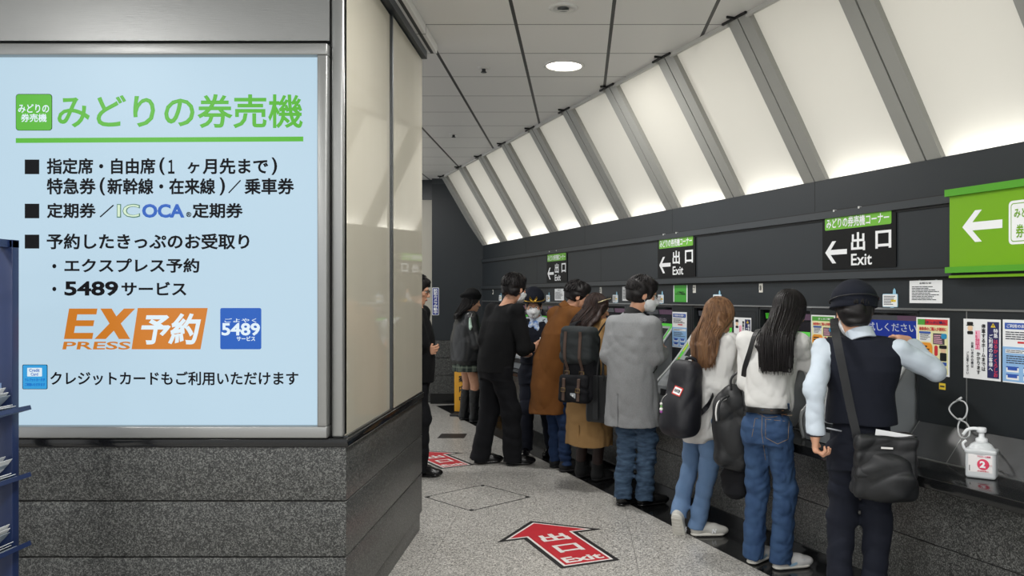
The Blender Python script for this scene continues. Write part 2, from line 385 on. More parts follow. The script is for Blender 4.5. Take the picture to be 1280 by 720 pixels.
for a, b in zip(BAYS, BAYS[1:]):
    g = MB(); p0 = (3.46+nw*.035-tw*.09, 2.277+nz*.035-tz*.09); p1 = (2.875+nw*.035+tw*.02, 3.24+nz*.035+tz*.02)
    g.raw([(-b, *p0), (-a, *p0), (-a, *p1), (-b, *p1)], [(0, 1, 2, 3)], M_COVE)          # one pane of milky glass
    g.build('cove_panel', wr)
    g = MB(); wb(g, a+.1, b-.1, 2.865, 2.885, 3.212, 3.238, mat('ceiling_edge_strip', 'c4c3bf', .4)); g.build('edge_strip', wr)
for i, s in enumerate(BAYS):
    g = MB()
    for o0, o1 in ((-.105, -.006), (.006, .105)):
        q = [(3.46, 2.277), (2.875, 3.24), (2.875+nw*.06, 3.24), (3.46+nw*.06, 2.277-.03)]
        g.prism([(-s-o1, a, b) for a, b in q], (o1-o0, 0, 0), M_RIB)
    q = [(3.46+nw*.02, 2.28), (2.875+nw*.02, 3.24), (2.875+nw*.05, 3.24), (3.46+nw*.05, 2.28)]
    g.prism([(-s-.008, a, b) for a, b in q], (.016, 0, 0), M_RIBD)
    o = g.build('trim_%d' % (i+1), None, (0, 0, 0), WROT); tag(o, kind='structure')
    g = MB(); wb(g, s-.12, s+.13, 2.85, 2.862, 3.226, 3.239, M_GAP); wb(g, s-.006, s+.006, 2.80, 2.855, 3.226, 3.239, M_GAP); g.build('bracket', o)
# ================================================================== CEILING FIXTURES
M_LAMP = mat('lamp_diffuser', 'fff6e6', .3, emit=6)
M_LAMPRIM = mat('lamp_rim', 'd8d8d6', .3)
dl = empty('ceiling_downlight', (-.117, 6.04, CEIL), label='round lit white downlight set in the grey ceiling tiles', cat='ceiling light')
MB().lathe([(.15, 0), (.152, -.006), (.135, -.012), (.128, -.004), (.128, .0)], M_LAMPRIM, n=36, caps=False).build('rim', dl)
MB().lathe([(.0, -.0068), (.06, -.0066), (.128, -.005), (.128, -.001)], M_LAMP, n=36, caps=False).build('diffuser', dl)
a = area('lamp_light', (0, 0, -.02), .24, LAMP_W, shape='DISK'); a.parent = dl
sp = empty('ceiling_speaker', ((704-PX)*4.83/F, 4.83, CEIL), label='unlit round white fixture in the ceiling above the lit downlight', cat='ceiling fixture')
MB().lathe([(.085, 0), (.085, -.006), (.06, -.012), (.056, -.004), (.0, -.004)], M_LAMPRIM, n=32, caps=False).build('rim', sp)
g = MB(); g.lathe([(.035, -.004), (.032, -.014), (0, -.016)], M_STEELD, caps=False, n=20); g.box(-.03, -.004, -.018, .03, .004, -.012, M_LAMPRIM); g.build('spring_plate', sp)
for (x, y), lb in (((604.7, 84.7), 'small ceiling sprinkler level with the lit downlight'), ((567, 167.5), 'smaller looking sprinkler farther down the ceiling towards the dark wall')):
    d = (CEIL-H)*F/(PY-y)
    k = empty('sprinkler', ((x-PX)*d/F, d, CEIL), label=lb, cat='sprinkler', group='ceiling sprinklers')
    MB().lathe([(.045, 0), (.043, -.006), (.02, -.01), (.0, -.01)], M_LAMPRIM, n=24, caps=False).build('rose', k)
    MB().lathe([(.014, -.01), (.014, -.03), (.022, -.032), (.022, -.036), (0, -.036)], M_STEELD, n=14, caps=False).build('nozzle', k)
# ================================================================== LIT SIGN
def signboard():
    k = BY0/F; x0 = 200.0
    fx = lambda x: (x-x0)*k; fz = lambda y: -(y-300)*k
    r = empty('illuminated_sign', ((x0-PX)*k, BY0-.005, H-(300-PY)*k), label='large backlit pale blue guide sign with green heading in a steel frame', cat='sign')
    lit = mat('lit_panel', 'b7d3e4', .35, spec=.25, emit=.93, vary=(.9, 'bcd6e6', .8)); lit.node_tree.nodes['Principled BSDF'].inputs['Base Color'].default_value = (.05, .06, .07, 1)
    for l in list(lit.node_tree.links):
        if l.to_socket.name == 'Base Color': lit.node_tree.links.remove(l)
    g = Flat(fx, fz); g.rect(-8, 72, 397, 531, lit, 0, th=.03); g.build('light_panel', r)
    g = MB(); X0, X1, Z0, Z1 = fx(-12), fx(412), fz(546), fz(57); t = .052
    for a, b, c, d in ((X0, Z1-t, X1, Z1), (X0, Z0, X1, Z0+t), (X1-t+.008, Z0+t, X1, Z1-t), (X0, Z0+t, X0+t*.3, Z1-t)): g.box(a, -.035, b, c, .035, d, M_STEEL, bev=.006)
    g.build('steel_frame', r)
    gr = mat('lit_green', '50b41f', .4, emit=.85); bk = mat('sign_letter', '131418', .6, spec=.1); og = mat('lit_orange', 'd57f22', .4, emit=.8); bl = mat('lit_blue', '0a5cc0', .4, emit=.8)
    wh = mat('lit_white', 'dcecf5', .4, emit=.9); cy = mat('lit_cyan', '29a3e6', .4, emit=.8); pl = mat('lit_pale_outline', 'd9f0d2', .4, emit=.8)
    def part(nm): return Flat(fx, fz), nm
    g, n = part('heading_icon'); g.rect(20.8, 163.5, 66.2, 117.8, bk, 1, r=.014); g.rect(21.4, 163, 65.6, 118.4, gr, 2, r=.013)
    g.text('みどりの', 24.2, 141.6, 62.8, 130.5, wh, 3, .02); g.text('券売機', 27.5, 153, 59.8, 142.6, wh, 3, .02); g.build(n, r)
    g, n = part('heading_lettering'); g.text('みどりの券売機', 73, 160.6, 379, 118.2, gr, 1, .016); g.build(n, r)
    g, n = part('heading_rule'); g.poly([(20.8, 179), (379.6, 177), (379.6, 171), (20.8, 173)], gr); g.build(n, r)
    for y0, y1 in ((199.7, 217.9), (254.8, 273), (293.4, 310.8)):
        g, n = part('bullet_square'); g.rect(32, y1, 50, y0, bk, 1); g.build(n, r)
    B = .027
    def T(s, a, b, c, d, m=bk, bold=B): g.text(s, a, d, c, b, m, 1, bold)
    for rows in ([('指定席・自由席', 59.5, 197.9, 195, 218.3), ('(', 200, 197, 207, 219), ('１', 211, 200, 219, 217.5), ('ヶ', 235, 203, 250, 217.5), ('月先まで', 254, 198, 336, 218.3), (')', 340, 197, 347, 219)],
        [('特急券', 59.5, 222.8, 121, 243.4), ('(', 125.5, 222, 132.5, 244.5), ('新幹線・在来線', 135, 222.8, 270, 243.4), (')', 275, 222, 282, 244.5), ('／', 286, 225, 302, 242), ('乗車券', 306, 222.8, 368.5, 243.4)],
        [('定期券', 59.5, 253.8, 121, 273.2), ('／', 125.5, 256, 143.5, 272), ('定期券', 241, 253.8, 304.5, 273.2)], [('予約したきっぷのお受取り', 59.5, 291.9, 312.4, 312)],
        [('・', 66.5, 330, 71.5, 335.5), ('エクスプレス予約', 81.6, 322.8, 250, 341)], [('・', 66.5, 358.5, 71.5, 364), ('5489', 81.6, 351.5, 148.8, 370, bk, .032), ('サービス', 152.8, 352.2, 234, 369.8)],
        [('クレジットカードもご利用いただけます', 63.8, 464, 373.5, 481.7, bk, .022)]):
        g, n = part('text_line')
        for q in rows: T(*q)
        g.build(n, r)
    g, n = part('card_logo_lettering'); T('IC', 147, 255, 176, 272.4, mat('logo_outline', '4c7a6a', .5), .035); g.text('IC', 148.2, 271.2, 174.8, 256.2, pl, 4, 0)
    T('OCA', 178.5, 255, 231.5, 272.4, bl, .04); T('®', 233.5, 265, 240, 271.5); g.build(n, r)
    g, n = part('express_logo')
    E = [(87.3, 385.7), (122.6, 385.7), (121.3, 393), (97.5, 393), (96.3, 400.3), (118.8, 400.3), (117.4, 407.6), (94.8, 407.6), (93.4, 416), (117.5, 416), (116.2, 423.7), (80.9, 423.7)]
    g.poly(E, og); g.poly([(119, 423.7), (133, 423.7), (169.8, 385.7), (155.8, 385.7)], og); g.poly([(126.5, 385.7), (140.5, 385.7), (163.6, 423.7), (149.6, 423.7)], og, 2)
    g.text('PRESS', 79, 436.8, 163, 426.9, og, 1, .02, shear=.2)
    g.poly([(173, 385), (260.3, 385), (251.3, 436.5), (165.3, 436.5)], og); g.text('予約', 174, 430.5, 246.5, 391.5, wh, 2, .03, shear=.18); g.build(n, r)
    g, n = part('service_logo'); g.rect(276, 436.5, 327.2, 385, bl, 1, r=.008); g.text('ごよやく', 281.5, 403, 321.5, 397.8, wh, 2, .01); g.text('5489', 277.8, 419.6, 325.8, 403.6, wh, 2, .03); g.text('サービス', 296.6, 426.2, 319.8, 420.3, wh, 2, .03); g.build(n, r)
    g, n = part('credit_card_icon'); g.rect(29, 486.4, 60.4, 455.6, bk, 1, r=.006); g.rect(29.8, 485.8, 59.6, 456.2, cy, 2, r=.005); g.rect(35.3, 470.4, 53.7, 459.6, wh, 3, r=.003)
    g.text('Credit', 38, 464.6, 51, 460.6, bl, 4, .02); g.text('Card', 40, 469.4, 49, 465.6, bl, 4, .02); g.text('クレジットカードが', 32.3, 476.5, 57.5, 472.5, bl, 3, .01); g.text('ご利用いただけます', 32.3, 482.5, 57.5, 478.5, bl, 3, .01); g.build(n, r)
signboard()
# ================================================================== SIGNS ON THE TICKET WALL
def wall_item(name, x0, x1, yt, yb, W, label, cat, group=None):
    """root at the lower far corner seen at pixel x0; returns root, width, height (local x grows towards the eye)"""
    xm = (x0+x1)/2
    sa, _ = wpx(x0, 360, W); sb, _ = wpx(x1, 360, W); _, z1 = wpx(xm, yt, W); _, z0 = wpx(xm, yb, W)
    r = empty(name, wl(sa, W, z0), WROT, label, cat, group); return r, sa-sb, z1-z0
M_SIGNBK = mat('sign_black', '090a0b', .5, spec=.2)
def exit_sign(x0, x1, yt, yb, label):
    r, w, h = wall_item('exit_sign', x0, x1, yt, yb, WF-.001, label, 'sign', 'black exit signs on the ticket wall')
    g = MB().box(0, -.006, 0, w, 0, h, M_SIGNBK); g.build('backing_board', r)
    f = lambda: Flat(lambda u: u*w, lambda v: (1-v)*h)
    g = f(); g.rect(.04, .285, .945, .045, M_GREEN, 10, r=.01); g.build('header_plate', r)
    g = f(); g.text('みどりの券売機コーナー', .065, .26, .92, .075, M_WHITE, 11, .02)
    g.text('出', .42, .69, .61, .37, M_WHITE, 10, .025); g.text('口', .745, .68, .945, .38, M_WHITE, 10, .025); g.text('Exit', .42, .945, .70, .74, M_WHITE, 10, .015); g.build('lettering', r)
    g = f(); g.poly([(.045, .69), (.15, .49), (.205, .49), (.125, .645), (.36, .645), (.36, .735), (.125, .735), (.205, .89), (.15, .89)], M_WHITE, 10); g.build('arrow', r)
    for u in (.2, .55):
        MB().box(u*w-.005, -.024, h+.012, u*w+.005, -.002, h+.024, M_LAMPRIM).build('clip', r)
exit_sign(1029, 1121, 263.5, 335.5, 'black exit sign nearest the big green sign, above the woman in a navy hat')
exit_sign(823, 870, 294, 346.5, 'black exit sign above the man in the grey coat')
exit_sign(684, 709.5, 315.5, 353, 'smallest looking black exit sign, above the staff member with the gold trimmed cap')
def green_sign():
    W = 3.40; sa, _ = wpx(1187, 300, W); _, zt = wpx(1187, 246, W); _, zb = wpx(1187, 334, W); zt, zb = zt, zb
    r = empty('direction_sign', wl(sa, W, zb), WROT, 'big bright green sign with a white arrow, by the grey coved wall', 'sign'); w, h = 2.0, zt-zb
    r['label'] = 'big bright green box sign with a white arrow beside the black exit sign'
    gm = mat('bright_green_panel', '71a806', .35); gm2 = mat('bright_green_rail', '4f9d22', .35)
    MB().box(0, 0, 0, w, .05, h, gm).build('panel', r)
    MB().box(-.014, -.02, h, w, .055, h+.035, gm2).build('top_rail', r)
    g = MB(); g.box(-.012, -.02, -.03, w, .055, 0, gm2); g.box(-.005, .0, -.055, w, .05, -.042, gm); g.box(0, .01, -.042, w, .04, -.03, M_GAP); g.build('bottom_rail', r)
    def q(x, y): s, z = wpx(x, y, W); return sa-s, z-zb
    a, z0 = q(1203, 287.5); b, zz = q(1253, 284); hh = q(1228, 266)[1]-q(1228, 306)[1]; zc = .55*h
    f = Flat(); L = b-a; f.poly([(a, zc), (a+L*.33, zc+hh/2), (a+L*.5, zc+hh/2), (a+L*.26, zc+hh*.13), (b, zc+hh*.13), (b, zc-hh*.13), (a+L*.26, zc-hh*.13), (a+L*.5, zc-hh/2), (a+L*.33, zc-hh/2)], M_WHITE); f.build('arrow', r)
    x0 = q(1261, 280)[0]; u = h*.57; f = Flat(); f.rect(x0, zc-u/2, x0+u, zc+u/2, M_WHITE, 1, r=.02); f.rect(x0+.012, zc-u/2+.012, x0+u-.012, zc+u/2-.012, gm, 2, r=.014); f.rect(x0+.016, zc-u/2+.016, x0+u-.016, zc+u/2-.016, M_WHITE, 3, r=.012)
    f.text('みどりの', x0+.03, zc+.02, x0+u-.03, zc+u*.32, gm, 4, .02); f.text('券売機', x0+.04, zc-u*.36, x0+u-.04, zc-.01, gm, 4, .02); f.build('icon', r)
    f = Flat(); f.text('みどりの券売機', x0+u+.06, zc-.07, x0+u+.8, zc+.07, M_WHITE, 1, .02); f.build('lettering', r)
green_sign()
# machine number plates
for n, c in zip(range(9, 0, -1), MC):
    r = empty('number_plate', wl(c+.275, WF-.0015, 1.575), WROT, 'white plate with black number %d above a ticket machine' % n, 'number plate', 'ticket machine number plates')
    g = Flat(); g.rect(0, 0, .042, .062, mat('plate_ivory', 'dcdad2', .5), 1, th=.003); g.build('plate', r)
    g = Flat(); g.text(str(n), .011, .014, .031, .048, M_BLACK, 5, .015); g.build('numeral', r)
# small notices with a blue clip, one over each machine
M_SKY = mat('sky_blue_plastic', '8fc3dd', .4)
WHO = {9: 'blue edged notice card beside the navy hat, over machine 9', 8: 'blue edged notice card behind the long black hair, over machine 8', 7: 'blue edged notice card above the light brown hair, over machine 7',
       6: 'blue edged notice card between the grey coat man and the green notice', 5: 'blue edged notice card just behind the sunglasses woman, over machine 5', 4: 'blue edged notice card above the staff cap, over machine 4',
       3: 'blue edged notice card over machine 3', 2: 'blue edged notice card over machine 2', 1: 'blue edged notice card over machine 1'}
for n, c in zip(range(9, 0, -1), MC):
    r = empty('notice_card', wl(c-.02, WF-.002, 1.487), WROT, WHO[n], 'notice', 'blue edged notice cards over the ticket machines')
    g = Flat(); g.rect(0, 0, .115, .075, M_SKY, 1, r=.008, th=.0015); g.rect(.003, .003, .112, .072, M_PAPER, 3, r=.006); g.lines(.012, .012, .1, .066, 6, M_INK, 4, n); g.rect(.065, .03, .102, .042, mat('print_yellow', 'e8c93a', .5), 4)
    g.build('card', r)
    g = Flat(); g.poly([(.078, .07), (.08, .095), (.09, .107), (.1, .095), (.102, .07)], M_SKY, 2); g.rect(.06, -.008, .085, .004, M_SKY, 2, r=.003); g.build('clip', r)
# ---- paper notices and posters
M_NAVY = mat('print_navy', '272b5c', .5); M_MAG = mat('print_magenta', 'd8286a', .5); M_PINK = mat('print_pink', 'f2b6cb', .5); M_RED = mat('print_red', 'cc3038', .5)
M_YEL = mat('print_yellow', 'e8c93a', .5); M_ORG = mat('print_orange', 'ee9a2c', .5); M_PBLUE = mat('print_blue', '2f55ab', .5); M_LBLUE = mat('print_light_blue', '8db6e0', .5); M_CREAM = mat('print_cream', 'eae6b4', .5); M_PGREEN = mat('print_green', '4fa03c', .5); M_SKIN = mat('print_skin', 'e9c7a4', .5); M_GREYP = mat('print_grey', '9aa0a6', .5)
def sheet(name, x0, x1, yt, yb, label, cat, base=None, group=None, W=None):
    r, w, h = wall_item(name, x0, x1, yt, yb, (W or WF)-.0022, label, cat, group)
    g = Flat(lambda u: u*w, lambda v: (1-v)*h); g.rect(0, 0, 1, 1, base or M_PAPER, 1, th=.0015); g.build('sheet', r)
    return r, Flat(lambda u: u*w, lambda v: (1-v)*h)
def caution(x0, x1, yt, yb, label):
    r, g = sheet('caution_poster', x0, x1, yt, yb, label, 'poster', group='white and navy caution posters')
    g.rect(.655, .04, .96, .96, M_NAVY, 3); g.poly([(.81, .06), (.745, .13), (.875, .13)], M_YEL, 4); g.rect(.80, .08, .82, .115, M_BLACK, 5)
    w = g.fx(1); g.vtext('特急', .88, .15, .30, w*.12, M_WHITE, 4); g.vtext('はるか・くろしお', .88, .32, .94, w*.12, mat('print_crimson', 'd63a56', .5), 4); g.vtext('ご利用のお客様へ', .75, .24, .85, w*.11, M_WHITE, 4)
    g.vtext('停車するホームまでは', .555, .08, .86, w*.11, M_BLACK, 3, .03); g.rect(.33, .19, .46, .51, M_PINK, 3); g.vtext('15分以上', .395, .2, .5, w*.12, M_MAG, 4, .03); g.vtext('かかります', .42, .54, .92, w*.11, M_BLACK, 3, .03)
    g.vtext('お買い求めの際は', .25, .38, .82, w*.075, M_INK, 3); g.vtext('ご注意ください', .12, .55, .94, w*.075, M_INK, 3)
    g.rect(.1, .1, .27, .05, M_BLACK, 3, r=.006); g.rect(.08, .115, .29, .1, M_BLACK, 3, r=.003); g.rect(.12, .2, .26, .115, M_SKIN, 3, r=.012); g.rect(.11, .26, .27, .205, M_BLACK, 3, r=.006); g.build('print', r)
caution(1204.5, 1251, 399, 474.5, 'white and navy caution poster standing alone beside the blue notice')
caution(917.5, 939, 397, 448.5, 'white and navy caution poster between the two long haired women in white')
def guide(x0, x1, yt, yb, label, hd=M_PBLUE):
    r, g = sheet('guide_poster', x0, x1, yt, yb, label, 'poster', group='blue guide posters')
    g.rect(.06, .15, .94, .05, hd, 3); g.text('ご利用のお客様へ', .12, .13, .88, .07, M_WHITE, 4); g.lines(.08, .18, .92, .32, 4, M_INK, 3, 3); g.rect(.4, .34, .72, .37, M_RED, 3); g.rect(.0, .98, 1, .43, M_LBLUE, 2)
    g.rect(.08, .53, .95, .47, M_PAPER, 3); g.lines(.1, .475, .8, .525, 2, M_INK, 4, 5)
    for u, v in ((.1, .74), (.55, .74), (.1, .86), (.55, .86)): g.rect(u, v+.09, u+.33, v, M_PAPER, 3); g.rect(u+.04, v+.06, u+.29, v+.02, M_PBLUE, 4); g.rect(u, v+.02, u+.33, v, M_PBLUE, 4)
    g.lines(.1, .56, .9, .7, 4, M_INK, 3, 7); g.build('print', r)
guide(1253.5, 1302, 400, 480, 'blue and white guide poster cut by the picture edge, past the caution poster')
guide(840.5, 858.5, 390, 434.5, 'narrow blue and white guide poster under the green notice')
def offer(x0, x1, yt, yb, label, top, top2):
    r, g = sheet('offer_poster', x0, x1, yt, yb, label, 'poster', group='cream ticket purchase posters')
    g.rect(.04, .97, .96, .03, M_CREAM, 2); g.rect(.05, .13, .3, .03, M_PGREEN, 3); g.rect(.27, .13, .95, .03, top, 3); g.text('きっぷご購入', .32, .105, .9, .06, top2, 4, .02)
    g.text('乗車券のご購入が便利に', .1, .23, .92, .165, M_RED, 4, .02); g.rect(.1, .42, .45, .25, M_PAPER, 3); g.lines(.13, .28, .43, .4, 5, M_INK, 4, 2); g.rect(.1, .28, .45, .245, M_PBLUE, 4)
    g.rect(.52, .46, .86, .27, mat('print_dark', '4a4348', .5), 3); g.lines(.55, .29, .84, .45, 5, M_PINK, 4, 9); g.rect(.76, .36, .93, .27, mat('print_teal', '2b8fc0', .5), 4, r=.01)
    g.rect(.06, .67, .5, .44, M_ORG, 4, r=.022); g.lines(.12, .48, .44, .63, 3, M_BLACK, 5, 4, .5)
    g.rect(.56, .66, .66, .48, M_RED, 3, r=.01); g.rect(.71, .53, .93, .47, M_BLACK, 5, r=.006); g.rect(.75, .6, .9, .53, M_SKIN, 4, r=.008); g.rect(.73, .74, .92, .6, M_BLACK, 4, r=.006)
    g.lines(.1, .72, .48, .84, 4, M_INK, 3, 6); g.rect(.52, .82, .92, .76, M_PBLUE, 3); g.rect(.1, .95, .92, .87, M_PAPER, 3); g.lines(.12, .88, .9, .94, 3, M_INK, 4, 8); g.build('print', r)
offer(1145.5, 1187, 397, 469, 'cream ticket poster with an orange roundel, beside the raised white sleeve', M_RED, M_NAVY)
offer(1014, 1044, 394, 450, 'cream ticket poster with a green heading behind the staff member in navy vest', M_PGREEN, M_WHITE)
def notice(x0, x1, yt, yb, label, base=None, n=9):
    r, g = sheet('paper_notice', x0, x1, yt, yb, label, 'notice', base, 'paper notices above the machines')
    if base is None: g.text('お知らせ', .32, .16, .68, .08, M_INK, 3); g.lines(.08, .24, .92, .88, n, M_INK, 3, int(x0)); g.rect(.3, .0, .36, -.03, M_GREYP, 3); g.rect(.8, .0, .86, -.03, M_GREYP, 3)
    else: g.rect(.0, 1, .06, 0, M_PAPER, 3); g.rect(.94, 1, 1, 0, M_PAPER, 3); g.text('ご案内', .25, .48, .75, .4, M_BLACK, 3); g.text('みどりの券売機', .15, .58, .85, .5, M_BLACK, 3)
    g.build('print', r)
notice(1137, 1178, 350.5, 379, 'white typed notice sheet beneath the big green sign')
notice(842, 859.5, 355.5, 377.5, 'plain green notice sheet above the narrow guide poster', mat('notice_green', '45a43a', .5))
notice(778, 788, 357, 376, 'white typed notice just behind the grey coat man')
notice(693.5, 705, 361, 375.5, 'white typed notice between the staff cap and the brown coat man')
# vertical camera sign on the far wall
r = empty('camera_notice', ((540.2-PX)*FY/F, FY-.001, H-(394-PY)*FY/F), label='narrow dark blue vertical notice with white characters on the far charcoal wall', cat='sign')
g = Flat(); k = FY/F; g.rect(0, 0, 8.6*k, 34.5*k, M_PAPER, 1, r=.012, th=.004); g.rect(.008, .008, 8.6*k-.008, 34.5*k-.008, mat('notice_blue', '1c2f86', .5), 7, r=.01); g.build('plate', r)
g = Flat(); g.vtext('防犯カメラ作動中', 4.3*k, 33*k, 1.5*k, .06, M_WHITE, 8, .03); g.build('lettering', r)
# ================================================================== TICKET MACHINES
M_MGREY = mat('machine_grey', '8f9497', .4); M_MDARK = mat('machine_dark', '24272a', .35); M_MGREEN = mat('machine_green', '4cc436', .35); M_MPALE = mat('machine_pale', 'a9adae', .3)
M_SCR = mat('screen_glass', '17191c', .08); M_BLUE = mat('screen_blue', '2440a8', .2, emit=.5); M_SCRG = mat('screen_grey', '6f7076', .2, emit=.25); M_SCRP = mat('screen_pink', '8d6a86', .2, emit=.25); M_SCRW = mat('screen_white', 'd5dbe8', .2, emit=.5)
MW = {9: 'ticket machine with the blue lit display, operated by the woman in the navy vest', 8: 'ticket machine in use by the woman with long black hair', 7: 'ticket machine in use by the woman with long light brown hair',
      6: 'green edged ticket machine in use by the man in the grey coat', 5: 'ticket machine in front of the couple in tan and brown coats', 4: 'ticket machine behind the brown coat, next to the staff with the cap',
      3: 'ticket machine behind the man in the black sweater', 2: 'second ticket machine from the far charcoal wall', 1: 'ticket machine next to the far charcoal wall'}
def machine(n, c):
    r = empty('ticket_machine', wl(c, 3.3, .714), WROT, MW[n], 'ticket machine', 'row of ticket machines'); y = lambda w: w-3.3; z = lambda a: a-.714; hw = BAYW/2-.004
    g = MB(); g.box(-hw, y(3.63), .002, hw, y(3.655), z(1.47), M_MDARK)
    for sx in (-1, 1): g.box(*sorted((sx*hw, sx*(hw-.014)))[:1], y(3.462), z(.88), sorted((sx*hw, sx*(hw-.014)))[1], y(3.63), z(1.47), M_MDARK)
    g.box(-hw, y(3.462), z(1.455), hw, y(3.63), z(1.47), M_MDARK); g.build('housing', r)
    # upper display: leaning screen
    ux = hw-.02; g = MB(); pr = [(3.485, 1.452), (3.515, 1.285), (3.62, 1.285), (3.62, 1.452)]
    g.prism([(-ux, y(a), z(b)) for a, b in pr], (2*ux, 0, 0), M_SCR); dsp = g.build('display', r)
    M = Matrix.Translation((0, y(3.4838), z(1.452))) @ Matrix.Rotation(math.atan2(.03, .167), 4, 'X')
    f = Flat()
    if n == 9:
        f.rect(-ux+.02, -.145, ux-.01, -.04, M_BLUE, 1); f.rect(-ux+.02, -.04, .1, -.012, M_SCRG, 1); f.rect(.1, -.04, ux-.01, -.012, M_SCRP, 1); f.text('お試しください', -.2, -.105, ux-.03, -.055, M_SCRW, 2, .0)
    else:
        f.rect(-ux+.02, -.06, -.02, -.02, M_SCRG if n != 8 else M_MGREEN, 1); f.rect(0, -.06, ux-.02, -.02, M_SCRP, 1); f.rect(-ux+.02, -.15, ux-.02, -.075, mat('screen_dim', '3b3640', .2, emit=.15), 1); f.text('発売中', -.1, -.13, .1, -.09, mat('screen_text', 'b9aebd', .3, emit=.2), 2, .0)
    o = f.build('screen_picture', dsp); o.matrix_local = M
    # slots under the display
    g = MB(); g.box(-ux, y(3.52), z(1.19), ux, y(3.63), z(1.28), M_MPALE); g.box(-.2, y(3.515), z(1.23), -.06, y(3.53), z(1.245), M_GAP); g.box(.02, y(3.515), z(1.225), .2, y(3.53), z(1.25), M_GAP); g.box(.22, y(3.512), z(1.22), .25, y(3.53), z(1.255), M_MGREEN); g.build('slot_panel', r)
    # sloping touch screen with its green surround
    tx = .245; a, b = Vector((0, y(3.50), z(1.315))), Vector((0, y(3.29), z(1.045))); d = (b-a); L = d.length; d.normalize(); nn = Vector((0, d.z, -d.y)); nn = nn if nn.y < 0 else -nn
    X = Vector((1, 0, 0)); M = Matrix(((1, 0, 0, a.x), (0, -nn.y, -d.y, a.y), (0, -nn.z, -d.z, a.z), (0, 0, 0, 1)))   # local: x, y into the slab, z up the slope
    g = MB(); g.box(-tx, 0, -L, tx, .03, 0, M_MGREY); o = g.build('touch_panel', r); o.matrix_local = M
    f = Flat(); f.rect(-tx+.07, -L+.05, tx-.05, -.05, M_SCR, 1); q = f.build('touch_screen', o)
    f = Flat(); bw = .034
    f.rect(-tx-.004, -L, -tx+bw, .0, M_MGREEN, 1, th=.012); f.rect(tx-bw, -L, tx+.004, 0, M_MGREEN, 1, th=.012); f.rect(-tx+bw, -bw*.8, tx-bw, 0, M_MGREEN, 1, th=.012); f.rect(-tx+.01, -L*.75, -tx+.022, -L*.3, M_YEL, 3); f.rect(-tx+.006, -.03, -tx+.028, -.004, M_SKY, 3)
    f.rect(-tx+.01, -L+.012, -tx+.026, -L+.03, M_RED, 3); f.build('green_surround', o)
    # console body swelling out over the shelf
    pr = [(3.288, 1.04), (3.14, .895), (3.115, .86), (3.11, .80), (3.13, .718), (3.62, .718), (3.62, 1.19), (3.505, 1.285)]
    g = MB(); g.prism([(-tx, y(p), z(q)) for p, q in pr], (2*tx, 0, 0), M_MGREY); cb = g.build('console_body', r)
    for sx in (-1, 1):
        pts = [(sx*(tx+.012), y(p), z(q)) for p, q in [(3.49, 1.30), (3.288, 1.048), (3.14, .90), (3.108, .865), (3.103, .80), (3.125, .722)]]
        MB().tube(spline(pts, 4), .011, M_MPALE, 8).build('edge_moulding', r)
    g = MB(); g.box(-.17, y(3.103), z(.79), .17, y(3.125), z(.84), M_MDARK); g.build('ticket_tray', cb)
    g = MB(); g.prism([(-.2, y(3.287), z(1.035)), (-.2, y(3.16), z(.912)), (-.2, y(3.165), z(.907)), (-.2, y(3.29), z(1.03))], (.4, 0, 0), M_MPALE); g.build('coin_plate', cb)
for n, c in zip(range(9, 0, -1), MC): machine(n, c)
r, w, h = wall_item('sticker', 1174, 1182, 479, 487, WF-.001, 'small yellow sticker under the cream ticket poster with the orange roundel', 'sticker')
f = Flat(lambda u: u*w, lambda v: (1-v)*h); f.rect(0, 1, 1, 0, M_YEL, 1, th=.0006); f.build('label', r); f = Flat(lambda u: u*w, lambda v: (1-v)*h); f.rect(.15, .62, .85, .38, M_INK, 2); f.build('print', r)
